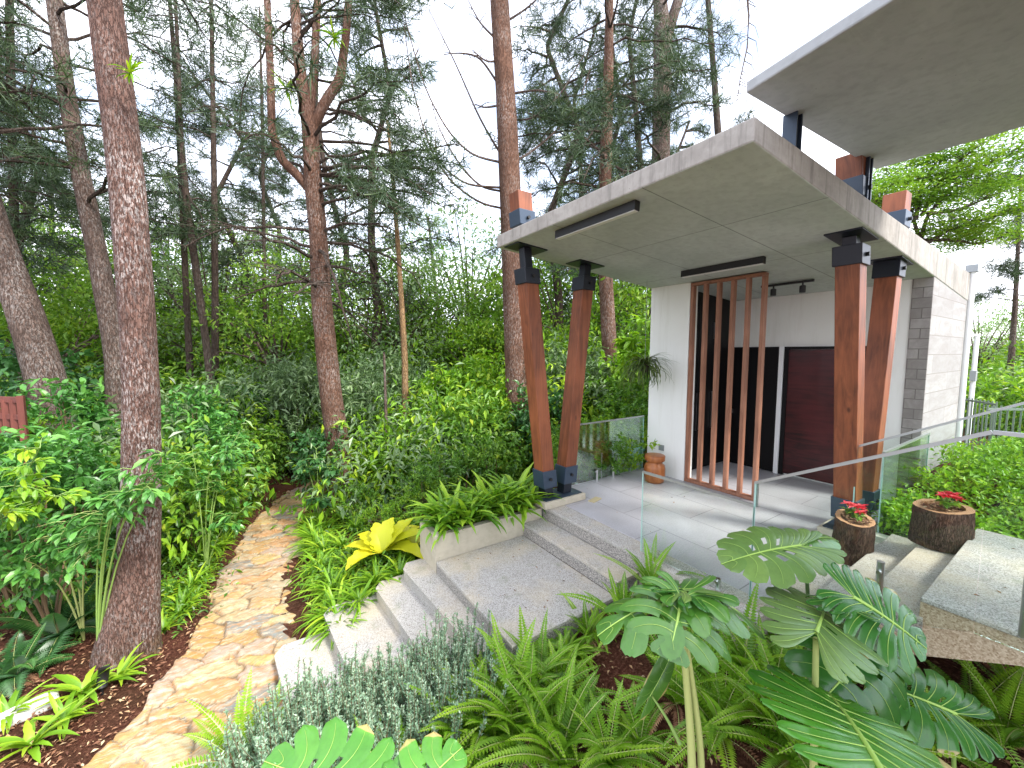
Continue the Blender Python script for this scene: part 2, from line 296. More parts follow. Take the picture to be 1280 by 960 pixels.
# ------------------------------------------------------------------ mesh builder
class MB:
    def __init__(s): s.v = []; s.f = []; s.a = []; s.n = 0
    def add(s, v, f, var=None):
        v = np.asarray(v, float).reshape(-1, 3); f = np.asarray(f, int)
        s.v.append(v); s.f.append(f + s.n); s.n += len(v)
        s.a.append(np.full(len(v), .5) if var is None else np.broadcast_to(np.asarray(var, float), (len(v),)))
        return s
    def box(s, x0, x1, y0, y1, z0, z1):
        v = [(x, y, z) for z in (z0, z1) for y in (y0, y1) for x in (x0, x1)]
        return s.hexa(v)
    def hexa(s, v):   # order: z0:(x0y0,x1y0,x0y1,x1y1) then the same for z1
        return s.add(v, [(0, 2, 3, 1), (4, 5, 7, 6), (0, 1, 5, 4), (2, 6, 7, 3), (0, 4, 6, 2), (1, 3, 7, 5)])
    def bar(s, p0, p1, wx, wy=None, up=(0, 0, 1)):
        p0, p1 = Vector(p0), Vector(p1); wy = wy or wx; d = (p1 - p0).normalized(); u = Vector(up)
        if abs(d.dot(u)) > .98: u = Vector((1, 0, 0))
        a = d.cross(u).normalized() * wx / 2; b = a.normalized().cross(d) * wy / 2
        return s.hexa([p0 - a - b, p0 + a - b, p0 - a + b, p0 + a + b, p1 - a - b, p1 + a - b, p1 - a + b, p1 + a + b])
    def extr(s, poly, axis, lo, hi):   # convex polygon in the two other axes, pushed along axis
        n = len(poly)
        def mk(p, t): 
            q = list(p); q.insert(axis, t); return q
        v = [mk(p, lo) for p in poly] + [mk(p, hi) for p in poly]
        base = s.n; s.add(v, [(i, (i + 1) % n, (i + 1) % n + n, i + n) for i in range(n)])
        s.f.append(np.array([list(range(base, base + n))])); s.f.append(np.array([list(range(base + 2 * n - 1, base + n - 1, -1))]))
        return s
    def tube(s, pts, rad, sides=6, cap=True, disp=None, var=None):
        P = np.asarray(pts, float); n = len(P); rad = np.broadcast_to(np.asarray(rad, float), (n,))
        T = np.gradient(P, axis=0); T /= np.linalg.norm(T, axis=1)[:, None] + 1e-9
        up = np.array([1., 0, 0]) if abs(T[0][2]) > .6 else np.array([0, 0, 1.])
        A = np.cross(T, up); A /= np.linalg.norm(A, axis=1)[:, None] + 1e-9; B = np.cross(T, A)
        th = np.arange(sides) * 2 * np.pi / sides
        rr = rad[:, None] * (np.ones((n, sides)) if disp is None else disp)
        V = P[:, None] + rr[..., None] * (np.cos(th)[None, :, None] * A[:, None] + np.sin(th)[None, :, None] * B[:, None])
        i = np.arange(n - 1)[:, None] * sides; j = np.arange(sides)[None]; j2 = (j + 1) % sides
        F = np.stack([i + j, i + j2, i + sides + j2, i + sides + j], -1).reshape(-1, 4)
        b = s.n; s.add(V.reshape(-1, 3), F, var)
        if cap:
            s.f.append(np.array([[b + k for k in range(sides)]])); s.f.append(np.array([[b + (n - 1) * sides + k for k in range(sides)][::-1]]))
        return s
    def lathe(s, prof, sides=32, o=(0, 0, 0)):
        th = np.arange(sides) * 2 * np.pi / sides
        V = np.array([[(o[0] + r * np.cos(t), o[1] + r * np.sin(t), o[2] + z) for t in th] for r, z in prof]); n = len(prof)
        i = np.arange(n - 1)[:, None] * sides; j = np.arange(sides)[None]; j2 = (j + 1) % sides
        F = np.stack([i + j, i + j2, i + sides + j2, i + sides + j], -1).reshape(-1, 4)
        b = s.n; s.add(V.reshape(-1, 3), F)
        s.f.append(np.array([[b + (n - 1) * sides + k for k in range(sides)]])); s.f.append(np.array([[b + k for k in range(sides)][::-1]]))
        return s
    def inst(s, tv, tf, pos, rot, scale, var):
        """template verts tv/faces tf at many places: pos (m,3) rot (m,3,3) scale (m,) or (m,3)"""
        pos = np.asarray(pos, float)
        if len(pos) == 0: return s
        tv = np.asarray(tv, float); tf = np.asarray(tf, int); m_ = len(pos); k = len(tv)
        sc = np.asarray(scale, float); sc = sc[:, None] if sc.ndim == 1 else sc
        loc = tv[None] * sc[:, None, :]
        V = np.einsum('mij,mkj->mki', rot, loc) + pos[:, None]
        F = tf[None] + (np.arange(m_) * k)[:, None, None]
        return s.add(V.reshape(-1, 3), F.reshape(-1, tf.shape[1]), np.repeat(var, k))
    def mesh(s, name, mat, smooth=False):
        me = bpy.data.meshes.new(name); V = np.concatenate(s.v)
        me.vertices.add(len(V)); me.vertices.foreach_set('co', V.astype(np.float32).ravel())
        li = np.concatenate([f.ravel() for f in s.f]); cnt = np.concatenate([np.full(len(f), f.shape[1]) for f in s.f])
        me.loops.add(len(li)); me.loops.foreach_set('vertex_index', li.astype(np.int32))
        me.polygons.add(len(cnt)); me.polygons.foreach_set('loop_start', np.concatenate([[0], np.cumsum(cnt)[:-1]]).astype(np.int32))
        me.polygons.foreach_set('loop_total', cnt.astype(np.int32))
        me.polygons.foreach_set('use_smooth', np.full(len(cnt), bool(smooth)))
        me.update(calc_edges=True); me.validate()
        at_ = me.attributes.new('var', 'FLOAT', 'POINT'); A = np.concatenate(s.a)
        if len(A) == len(me.vertices): at_.data.foreach_set('value', A.astype(np.float32))
        me.materials.append(MATS[mat]); return me
    def obj(s, name, mat, parent=None, smooth=False, loc=None):
        return link(name, s.mesh(name, mat, smooth), parent, loc)
def link(name, me, parent=None, loc=None):
    o = bpy.data.objects.new(name, me); COL.objects.link(o)
    if parent: o.parent = parent
    if loc is not None: o.location = loc
    return o
def tag(o, label=None, cat=None, group=None, kind=None):
    if label: o['label'] = label
    if cat: o['category'] = cat
    if group: o['group'] = group
    if kind: o['kind'] = kind
    return o
def empty(name, loc, label=None, cat=None, group=None, rz=0):
    o = bpy.data.objects.new(name, None); COL.objects.link(o); o.location = loc; o.rotation_euler = (0, 0, rz); o.empty_display_size = .1
    return tag(o, label, cat, group)
def place(name, parts, loc, rz=0, sc=1, label=None, cat=None, group=None, tilt=(0, 0)):
    """a thing made of shared meshes: parts = {part name: mesh}; one mesh only -> the thing is that mesh"""
    if len(parts) == 1:
        o = link(name, list(parts.values())[0])
        o.location = loc; tag(o, label, cat, group)
    else:
        o = empty(name, loc, label, cat, group)
        for k, me in parts.items(): link(k, me, o)
    o.rotation_euler = (tilt[0], tilt[1], rz); o.scale = (sc,) * 3 if isinstance(sc, (int, float)) else sc
    return o
def bevel(o, wd=.01, seg=2):
    b = o.modifiers.new('bevel', 'BEVEL'); b.width = wd; b.segments = seg; b.limit_method = 'ANGLE'; return o

def frames(d, up):
    """rotation matrices whose y column is d and z column is near up"""
    d = d / (np.linalg.norm(d, axis=1)[:, None] + 1e-9); x = np.cross(d, up); x /= np.linalg.norm(x, axis=1)[:, None] + 1e-9
    z_ = np.cross(x, d); return np.stack([x, d, z_], -1)
def rdir(n, r=rng):
    v = r.normal(size=(n, 3)); return v / np.linalg.norm(v, axis=1)[:, None]
def vnoise(p, seed=0, octs=3):
    """cheap smooth noise from summed sines, p (...,3)"""
    r = np.random.default_rng(seed); o = 0
    for k in range(octs):
        for _ in range(4):
            w_ = r.normal(size=3) * (2 ** k); o = o + np.sin(p @ w_ + r.uniform(0, 6.3)) / (2 ** k)
    return o / 5
def sst(a, b, x):
    t = min(1, max(0, (x - a) / (b - a))); return t * t * (3 - 2 * t)

# leaf templates: (verts, quads/tris)
LEAF = (np.array([(0, 0, 0), (-.5, .35, .10), (-.42, .7, .04), (0, 1, -.12), (.42, .7, .04), (.5, .35, .10), (0, .35, 0), (0, .7, -.02)]),
        np.array([(0, 6, 1, 1), (6, 7, 2, 1), (7, 3, 2, 2), (0, 5, 6, 6), (6, 5, 4, 7), (7, 4, 3, 3)]))
LEAFT = (LEAF[0], np.array([(0, 6, 1), (6, 7, 2), (6, 2, 1), (7, 3, 2), (0, 5, 6), (6, 5, 4), (6, 4, 7), (7, 4, 3)]))
LEAF4 = (np.array([(0, 0, 0), (-.5, .45, .1), (0, 1, -.1), (.5, .45, .1)]), np.array([(0, 2, 1), (0, 3, 2)]))
def needle_t(n=8, seed=3, wd=.05):
    r = np.random.default_rng(seed); V = []; F = []
    for k in range(n):
        d = r.normal(size=3) * .55 + np.array([0, .8, 0]); d /= np.linalg.norm(d); L = r.uniform(.6, 1)
        s_ = np.cross(d, rdir(1, r)[0]); s_ /= np.linalg.norm(s_) ; b = len(V)
        V += [s_ * wd * .6, -s_ * wd * .6, d * L + s_ * wd * .5, d * L - s_ * wd * .5]; F += [(b, b + 1, b + 3, b + 2)]
    return np.array(V), np.array(F)

# ------------------------------------------------------------------ terrain
def path_c(y):      # centre line and half width of the flagstone path
    ys = [1.5, 3.9, 5.2, 6.9, 8.6, 10.2, 11.2, 12.2]; cx = [-1.0, -.66, -.12, .05, .22, .55, 1.0, 1.7]; hw = [.92, .80, .63, .60, .50, .42, .42, .42]
    return np.interp(y, ys, cx), np.interp(y, ys, hw)
def pz(y): return -1.10 - .045 * max(0, y - 5) if y < 22 else -1.87
def gz(x, y):
    base = pz(y) if y > 0 else -1.1
    c, h = path_c(min(max(y, 1.5), 12.2))
    if x < c: base += .07 * min(6, max(0, c - h - x)) * (1 if y < 14 else .6)
    bed = .235 * min(3.2, max(0, x - .1)) * (1 - sst(5.5, 9, y)) 
    base += bed
    if x > 3.3: base = base - .25 * sst(4.9, 8, y) * 1
    if x > 5.64 and y < 1.42:
        g = .10 + .40 * sst(5.7, 8.2, x) * (1 - sst(8.5, 13, x)) - .35 * sst(8.5, 13, x)
        base = g if x < 30 else -.25
    elif x > 3.2 and y < 1.42: base = -.42 - .1 * sst(3.3, 4.2, x)
    elif x > 3.45 and y < 4.9 and x < 10.2: base = min(base, -.45)
    elif x > 10.2: base = -.25 - .6 * sst(3, 9, y) if y < 12 else min(base, -.9)
    d = math.hypot(x, y)
    if d > 14 and y > 3: base -= .06 * min(25, d - 14) 
    return base
xs = np.unique(np.round(np.concatenate([-np.geomspace(3, 150, 30), np.arange(-3, 12, .16), np.geomspace(12, 200, 34), [5.60, 5.66, 3.40, 3.50, 10.15, 10.2]]), 3))
ys = np.unique(np.round(np.concatenate([-np.geomspace(3, 60, 14), np.arange(-3, 14, .16), np.geomspace(14, 220, 34), [1.405, 1.435, 4.86, 4.92]]), 3))
GZ = np.array([[gz(x, y) for x in xs] for y in ys])
XX, YY = np.meshgrid(xs, ys); P3 = np.stack([XX, YY, 0 * XX], -1)
cc = np.array([path_c(min(max(y, 1.5), 12.2)) for y in ys])
onp = (np.abs(XX - cc[:, :1]) < cc[:, 1:] + .05) & (YY < 12.3)
GZ = GZ + np.where(onp, -.012, .03 * vnoise(P3 * 2.5, 5)) 
def ground(x, y): 
    return gz(x, y)
nx, ny = len(xs), len(ys); i = np.arange(ny - 1)[:, None] * nx; j = np.arange(nx - 1)[None]
mb = MB().add(np.stack([XX, YY, GZ], -1).reshape(-1, 3), np.stack([i + j, i + j + 1, i + nx + j + 1, i + nx + j], -1).reshape(-1, 4))
tag(mb.obj('ground', 'bed_soil', smooth=True), kind='structure')

# path: irregular split stones with real relief, laid on the slope
def _stones():
    step = .022; Yv = np.arange(1.2, 12.3, step); K = 66; r_ = np.random.default_rng(4)
    C_, H_ = path_c(Yv); e = lambda s: .035 * np.sin(Yv * 3.1 + s) + .03 * np.sin(Yv * 7.9 + 2 * s) + .018 * np.sin(Yv * 17.3 + s) + .01 * np.sin(Yv * 41 + s)
    t = np.linspace(0, 1, K)[None]; L_ = (C_ - H_ + e(1))[:, None]; Rr = (C_ + H_ + e(2.3))[:, None]
    X_ = L_ + (Rr - L_) * t; YY_ = np.repeat(Yv[:, None], K, 1)
    a = R(-24); ca, sa = math.cos(a), math.sin(a)
    wx = .05 * np.sin(X_ * 6 + YY_ * 4) + .03 * np.sin(X_ * 17 - YY_ * 9); wy = .04 * np.sin(X_ * 7 - YY_ * 5) + .02 * np.sin(X_ * 19 + YY_ * 13)
    U = ((X_ + wx) * ca + (YY_ + wy) * sa) / .44; V_ = (-(X_ + wx) * sa + (YY_ + wy) * ca) / .235
    gu, gv = np.floor(U).astype(int), np.floor(V_).astype(int)
    d1 = np.full(U.shape, 9.); d2 = np.full(U.shape, 9.); hid = np.zeros(U.shape)
    def hsh(i, j, k): 
        x = np.sin(i * 127.1 + j * 311.7 + k * 74.7) * 43758.5453; return x - np.floor(x)
    for di in (-1, 0, 1, 2):
        for dj in (-2, -1, 0, 1, 2):
            ii, jj = gu + di, gv + dj; pu = ii + .5 + (hsh(ii, jj, 1) - .5) * .85; pv = jj + .5 + (hsh(ii, jj, 2) - .5) * .85
            d = np.hypot(U - pu, V_ - pv); h_ = hsh(ii, jj, 3); near = d < d1
            d2 = np.where(near, d1, np.minimum(d2, d)); hid = np.where(near, h_, hid); d1 = np.where(near, d, d1)
    gap = np.clip((d2 - d1) / .11, 0, 1); j_ = 1 - np.clip((gap - .25) / .45, 0, 1)
    tilt = (hid - .5) * .018 + .012 * np.sin(U * 3 + hid * 40) + .004 * np.sin(X_ * 60 + YY_ * 31)
    Z_ = np.array([pz(y) for y in Yv])[:, None] + .036 + tilt * 1.5 * (1 - j_) - .032 * j_
    Z_[:, 0] -= .07; Z_[:, -1] -= .07
    mb = MB(); n = len(Yv); i = np.arange(n - 1)[:, None] * K; j = np.arange(K - 1)[None]
    mb.add(np.stack([X_, YY_, Z_], -1).reshape(-1, 3), np.stack([i + j, i + j + 1, i + K + j + 1, i + K + j], -1).reshape(-1, 4), hid.ravel())
    o = mb.obj('path', 'flagstone', smooth=True); at_ = o.data.attributes.new('joint', 'FLOAT', 'POINT'); at_.data.foreach_set('value', j_.ravel().astype(np.float32)); return o
tag(_stones(), kind='structure')

# ------------------------------------------------------------------ terrace, steps, landing
mb = MB().box(3.72, 8.1, 1.50, 4.86, -.42, 0); bevel(tag(mb.obj('terrace_floor', 'tile'), kind='structure'), .004, 1)
st_ = empty('front_steps', (0, 0, 0), 'low flight of speckled granite steps rising from the flagstone path to the terrace', 'steps')
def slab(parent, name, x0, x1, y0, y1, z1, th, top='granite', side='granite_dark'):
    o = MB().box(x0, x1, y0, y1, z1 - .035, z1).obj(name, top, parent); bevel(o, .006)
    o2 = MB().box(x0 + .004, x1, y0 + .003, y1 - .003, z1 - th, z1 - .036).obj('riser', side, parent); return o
def poly_slab(parent, name, poly, z1, th, top='granite', side='granite'):
    bevel(MB().extr(poly, 2, z1 - th, z1).obj(name, top, parent), .008)
slab(st_, 'tread', 3.43, 3.717, 2.72, 4.40, 0.0, .172)
slab(st_, 'tread', 3.09, 3.43 - .002, 2.70, 4.40, -.17, .172)
slab(st_, 'landing', 1.80, 3.088, 2.72, 4.40, -.34, .18)
for x0, x1, y1, zt, yn in ((1.50, 1.90, 4.84, -.49, 2.98), (1.17, 1.62, 4.86, -.64, 3.08), (.60, 1.30, 4.92, -.79, 3.22), (.10, .75, 4.74, -.945, 3.42)):
    poly_slab(st_, 'tread', [(x0 + .10, yn), (x1, yn), (x1, y1), (x0 + .08, y1), (x0, y1 - .12)], zt, .3)
# planter
pl = empty('long_planter', (1.8, 4.42, -.5), 'long low cream concrete planter beside the landing, full of strap ferns', 'planter')
mb = MB()
for a in ((1.80, 3.42, 4.41, 4.49), (1.80, 3.42, 4.86, 4.94), (1.80, 1.88, 4.49, 4.86), (3.34, 3.42, 4.49, 4.86)): mb.box(*a, -.75, -.03)
o = mb.obj('wall', 'planter_concrete', pl, loc=(-1.8, -4.42, .5)); 
MB().box(1.88, 3.34, 4.49, 4.86, -.7, -.07).obj('soil', 'mulch', pl, loc=(-1.8, -4.42, .5))
# a thin granite edging strip with tiny retaining curb along the terrace front to the near side
tag(MB().box(3.43, 3.717, 1.50, 2.715, -.45, -.002).obj('terrace_edge', 'granite'), kind='structure')

# ------------------------------------------------------------------ side stair (up to the near right)
ss = empty('side_stairs', (3.72, .9, 0), 'floating speckled granite stairs on the right, rising from the terrace past the stump pots', 'stairs')
def sobj(mb, name, mat, smooth=False): 
    return mb.obj(name, mat, ss, smooth, loc=(-3.72, -.9, 0))
YE = [1.485, 1.205, .915, .63]; r4 = .14
for k in range(3):
    x0 = 3.70; x1 = 5.62
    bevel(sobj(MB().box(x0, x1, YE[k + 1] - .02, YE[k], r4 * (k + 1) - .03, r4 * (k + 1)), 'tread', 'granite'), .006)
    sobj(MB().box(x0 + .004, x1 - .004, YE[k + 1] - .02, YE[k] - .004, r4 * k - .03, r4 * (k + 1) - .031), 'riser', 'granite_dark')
bevel(sobj(MB().box(3.70, 5.62, -3.0, .63, .527, .557), 'landing', 'granite'), .006)
# inclined carriage, its underside rising with the flight
prof = [(1.48, .10), (1.48, -.08), (1.15, -.10), (.2, .36), (-3.0, .36), (-3.0, .525), (.37, .525), (.37, .385), (.62, .385), (.91, .385), (.91, .245), (1.2, .245), (1.2, .105)]
def cheek(x0, x1, mat):
    mb = MB()
    for quad in ([(1.48, -.10), (1.48, .108), (1.2, .108), (1.2, -.10)], [(1.2, -.12), (1.2, .248), (.91, .248), (.91, .00)], [(.91, .00), (.91, .386), (.63, .386), (.63, .14)],
                 [(.63, .14), (.63, .526), (.2, .526), (.2, .36)], [(.2, .36), (.2, .526), (-.1, .526), (-.1, .36)], [(-.1, .36), (-.1, .526), (-3, .526), (-3, .36)]):
        mb.extr(quad, 0, x0, x1)
    return sobj(mb, 'carriage', mat)
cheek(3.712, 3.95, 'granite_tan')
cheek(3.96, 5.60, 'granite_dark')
# low kerb between the stairs and the garden, and the wall holding the garden back
k_ = MB().box(5.64, 5.76, -3.0, 1.62, -.6, .20).obj('garden_kerb', 'kerb_concrete'); tag(k_, 'pale concrete kerb between the right stairs and the bright garden', 'kerb'); bevel(k_)
k_ = MB().box(5.762, 7.76, 1.37, 1.47, -.6, .16).obj('garden_kerb', 'kerb_concrete'); tag(k_, 'pale concrete kerb between the terrace and the bright garden behind the right columns', 'kerb'); bevel(k_)

# ------------------------------------------------------------------ pavilion
def zs(x): return 3.60 - .080 * (x - 2.88)      # soffit
def zt(x): return 3.762 - .040 * (x - 2.88)     # top
house = empty('pavilion', (6, 3, 0), 'modern entrance pavilion with white walls, dark doors and a thin sloping concrete roof', 'building')
HL = (-6, -3, 0)
X0, X1, Y0, Y1 = 2.88, 9.95, 1.44, 4.74
b_ = MB().hexa([(X0, Y0, zs(X0)), (X1, Y0, zs(X1)), (X0, Y1, zs(X0)), (X1, Y1, zs(X1)), (X0, Y0, zt(X0)), (X1, Y0, zt(X1)), (X0, Y1, zt(X0)), (X1, Y1, zt(X1))])
b_.f = [f for f in b_.f]
roof = b_.obj('roof', 'roof_concrete', house, loc=HL)
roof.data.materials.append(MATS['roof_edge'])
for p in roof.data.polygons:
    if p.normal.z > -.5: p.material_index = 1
bevel(roof, .012)
# white pier left of the screen, turned back along the far side
def wallbox(x0, x1, y0, y1, name='wall', mat='white_wall', z0=0.0, top=None, bev=False):
    t0 = (zs(x0) - .002) if top is None else top; t1 = (zs(x1) - .002) if top is None else top
    o = MB().hexa([(x0, y0, z0), (x1, y0, z0), (x0, y1, z0), (x1, y1, z0), (x0, y0, t0), (x1, y0, t1), (x0, y1, t0), (x1, y1, t1)]).obj(name, mat, house, loc=HL)
    return o
wallbox(6.12, 6.34, 3.96, 4.72, z0=-.4)
wallbox(6.342, 10.0, 4.50, 4.72, z0=-.9)
wallbox(7.98, 8.18, 1.87, 4.498, z0=-.3)
wallbox(8.0, 9.93, 1.66, 1.86, z0=-.2)
wallbox(9.75, 9.93, 1.862, 4.498, z0=-.6)
wallbox(7.775, 7.975, 1.66, 1.86, mat='white_wall')
# board-marked concrete end wall
MB().hexa([(7.772, 1.447, -.3), (9.93, 1.447, -.3), (7.772, 1.658, -.3), (9.93, 1.658, -.3), (7.772, 1.447, zs(7.772) - .002), (9.93, 1.447, zs(9.93) - .002), (7.772, 1.658, zs(7.772) - .002), (9.93, 1.658, zs(9.93) - .002)]).obj('end_wall', 'board_concrete', house, loc=HL)
MB().box(7.760, 7.771, 1.449, 1.657, -.1, zs(7.76) - .005).obj('end_face', 'block_concrete', house, loc=HL)
# vestibule floor strip, cabinet, doors
cab = MB().box(6.345, 7.974, 4.26, 4.495, 0.004, 3.30).obj('cabinet', 'black_door', house, loc=HL)
for x in (6.9, 7.42):
    MB().box(x - .003, x + .003, 4.252, 4.262, .05, 3.2).obj('seam', 'black_matt', cab)
for x, z0, z1 in ((7.36, .75, 1.45), (7.48, .75, 1.45), (7.36, 2.45, 2.75), (7.48, 2.45, 2.75), (6.84, .75, 1.45), (6.96, .75, 1.45)):
    MB().box(x - .008, x + .008, 4.215, 4.25, z0, z1).obj('handle', 'steel', cab)
d1 = MB().box(7.935, 7.978, 3.375, 4.25, .01, 2.29).obj('door', 'black_door', house, loc=HL)
MB().box(7.88, 7.93, 4.12, 4.15, 1.0, 1.08).obj('handle', 'steel', d1)
MB().box(7.90, 7.979, 3.275, 3.345, .004, 2.29).obj('door_jamb', 'white_paint', house, loc=HL)
d2 = MB().box(7.94, 7.978, 2.22, 3.20, .03, 2.24).obj('door', 'door_wood', house, loc=HL); d2['label'] = 'dark red timber door'
fr_ = MB(); fr_.box(7.925, 7.979, 3.202, 3.272, .004, 2.29); fr_.box(7.925, 7.979, 2.15, 2.218, .004, 2.29); fr_.box(7.925, 7.979, 2.22, 3.20, 2.245, 2.29)
fr_.obj('door_frame', 'black_door', house, loc=HL)
h = MB().tube([(7.94, 2.32, 1.02), (7.89, 2.32, 1.02), (7.89, 2.42, 1.02)], .010, 8).obj('handle', 'steel', d2)
MB().box(6.345, 6.36, 3.97, 4.25, 0.004, 3.3).obj('side_panel', 'black_door', house, loc=HL)
# wall socket and downpipe
MB().box(6.100, 6.118, 4.36, 4.46, .44, .54).obj('wall_socket', 'grey_metal', house, loc=HL)
MB().tube([(10.0, 1.42, -.2), (10.0, 1.42, 3.52)], .04, 12).obj('downpipe', 'white_paint', house, loc=HL)
MB().box(9.93, 10.07, 1.36, 1.50, 3.50, 3.62).obj('rain_head', 'grey_metal', house, loc=HL)

# slatted screen
sc_ = empty('slat_screen', (6.16, 3.4, 0), 'open screen of seven tall reddish timber slats in front of the vestibule', 'screen')
SL = (-6.16, -3.4, 0)
zc = zs(6.2) - .01
ysl = np.linspace(2.84, 3.93, 6)
for y in ysl: bevel(MB().box(6.125, 6.215, y - .024, y + .024, .06, zc - .05).obj('slat', 'slat_wood', sc_, loc=SL), .003, 1)
bevel(MB().box(6.12, 6.22, 2.816, 3.954, .006, .058).obj('bottom_rail', 'slat_wood', sc_, loc=SL), .003, 1)
bevel(MB().box(6.12, 6.22, 2.816, 3.954, zc - .048, zc - .004).obj('top_rail', 'slat_wood', sc_, loc=SL), .003, 1)
sc_['label'] = 'open screen of tall reddish timber slats in front of the dark vestibule'

# soffit lights
for x, lab_ in ((3.05, 'long black linear ceiling light near the front edge of the roof'), (5.46, 'long black linear ceiling light nearest the slatted screen')):
    L = empty('linear_light', (x, 3.1, zs(x)), lab_, 'ceiling light', 'linear lights under the roof')
    MB().box(-.035, .035, -.57, .57, -.09, -.003).obj('housing', 'black_matt', L)
    MB().box(-.027, .027, -.56, .56, -.096, -.0905).obj('diffuser', 'diffuser', L)
    L.rotation_euler = (0, math.atan(.08), 0)
tl = empty('track_light', (6.97, 2.9, zs(6.97)), 'black ceiling track with two small spotlights above the doors', 'track light')
MB().box(-.02, .02, -.36, .36, -.045, -.012).obj('track', 'black_matt', tl)
for y in (.18, -.22):
    s_ = MB().tube([(0, y, -.045), (0, y, -.09)], .012, 8).obj('spot_stem', 'black_matt', tl)
    MB().lathe([(.036, -.19), (.04, -.185), (.04, -.09), (.02, -.08)], 16, (0, y, 0)).obj('spot_head', 'black_matt', tl)

# V columns through the roof
def column(parent, bx, tx, y, wbase=.24, above=True):
    """one leaning timber: foot centre bx at z .28, head centre tx at z 3.12"""
    def xz(z): return bx + (tx - bx) * (z - .28) / (3.12 - .28)
    def prism(z0, z1, w_, dy, name, mat, cx0=None, cx1=None, bv=.006):
        a = xz(z0) if cx0 is None else cx0; b = xz(z1) if cx1 is None else cx1
        o = MB().hexa([(a - w_, y - dy, z0), (a + w_, y - dy, z0), (a - w_, y + dy, z0), (a + w_, y + dy, z0), (b - w_, y - dy, z1), (b + w_, y - dy, z1), (b - w_, y + dy, z1), (b + w_, y + dy, z1)]).obj(name, mat, parent, loc=-parent.location)
        return bevel(o, bv)
    prism(.50, 3.14, .102, .106, 'timber', 'column_wood')
    prism(.27, .52, .120, .124, 'foot_shoe', 'blue_steel')
    prism(.115, .272, .075, .075, 'foot_stub', 'black_steel')
    prism(3.10, 3.30, .122, .128, 'head_shoe', 'black_steel')
    x_ = xz(3.4); zz = zs(x_)
    prism(3.298, zz - .012, .062, .062, 'head_stub', 'black_steel')
    sgn = 1
    o = MB().hexa([(x_ - .24, y - .16, zs(x_ - .24) - .016), (x_ + .24, y - .16, zs(x_ + .24) - .016), (x_ - .24, y + .16, zs(x_ - .24) - .016), (x_ + .24, y + .16, zs(x_ + .24) - .016),
                   (x_ - .24, y - .16, zs(x_ - .24) - .002), (x_ + .24, y - .16, zs(x_ + .24) - .002), (x_ - .24, y + .16, zs(x_ - .24) - .002), (x_ + .24, y + .16, zs(x_ + .24) - .002)]).obj('head_plate', 'black_steel', parent, loc=-parent.location)
    for s_ in (-1, 1):
        for z in (.40, 3.2):
            MB().tube([(xz(z) , y + s_ * .12, z), (xz(z), y + s_ * .155, z)], .022, 8).obj('bolt', 'black_matt', parent, loc=-parent.location)
    MB().tube([(xz(3.2) + .12, y, 3.2), (xz(3.2) + .165, y, 3.2)], .022, 8).obj('bolt', 'black_matt', parent, loc=-parent.location)
    if above:
        zr = zt(x_) + .004
        prism(zr, zr + .10, .05, .05, 'roof_stub', 'blue_steel')
        prism(zr + .08, zr + .27, .125, .125, 'roof_shoe', 'blue_steel')
        prism(zr + .26, zr + .50, .108, .108, 'timber_end', 'column_wood')
        MB().tube([(xz(zr + .17), y - .12, zr + .17), (xz(zr + .17), y - .16, zr + .17)], .022, 8).obj('bolt', 'black_matt', parent, loc=-parent.location)
VL = empty('v_column', (3.70, 4.45, 0), 'pair of leaning red timber columns in a V at the end of the planter', 'column', 'timber V columns carrying the roof')
column(VL, 3.515, 3.19, 4.45); column(VL, 3.885, 4.20, 4.45)
VR = empty('v_column', (5.98, 1.64, 0), 'pair of leaning red timber columns in a V behind the smaller stump pot', 'column', 'timber V columns carrying the roof')
column(VR, 5.77, 5.36, 1.63); column(VR, 6.27, 6.60, 1.63)
for V_, cx, cy in ((VL, 3.72, 4.45), (VR, 6.02, 1.66)):
    bevel(MB().box(cx - .36, cx + .40, cy - .20, cy + .22, .002, .10).obj('plinth', 'planter_concrete', V_, loc=-V_.location), .008)
    MB().box(cx - .32, cx + .36, cy - .16, cy + .18, .101, .114).obj('base_plate', 'blue_steel', V_, loc=-V_.location)
# upper slab and its posts
up = empty('upper_canopy', (4, 0, 4), 'second concrete canopy hovering above the pavilion roof at upper right', 'canopy')
UL = (-4, 0, -4)
yU = 1.58
Lc = Vector((3.02, yU, 4.02)); Rc = Vector((5.72, yU, 4.15))
nrm = (Rc - Lc).cross(Vector((0, -1, 0))).normalized()
d, _ = ray(1117, 0); o_ = Vector((0, 0, CH)); t = (Lc - o_).dot(nrm) / d.dot(nrm); q = o_ + d * t
Ld = (q - Lc); Lf = Lc + Ld * (6.0 / abs(Ld.y)); Rf = Rc + Vector((0, -6.0, 0))
print('upper', Lc, Rc, q, Lf)
th = Vector((0, 0, .08))
o = MB().hexa([Lf, Rf, Lc, Rc, Lf + th, Rf + th, Lc + th, Rc + th]).obj('slab', 'upper_concrete', up, loc=UL); bevel(o, .012)
def ibeam(cx, cy, z0, z1, w_=.10):
    mb = MB(); mb.box(cx - w_ / 2, cx - w_ / 2 + .016, cy - w_ / 2, cy + w_ / 2, z0, z1); mb.box(cx + w_ / 2 - .016, cx + w_ / 2, cy - w_ / 2, cy + w_ / 2, z0, z1); mb.box(cx - w_ / 2 + .017, cx + w_ / 2 - .017, cy - .008, cy + .008, z0, z1)
    return mb
for px_, zlo in ((3.66, 3.73), (5.27, 3.67)):
    zz = Lc.z + (px_ - Lc.x) / (Rc.x - Lc.x) * (Rc.z - Lc.z)
    ibeam(px_, 1.54, zlo, zz + .002).obj('post', 'blue_steel', up, loc=UL)
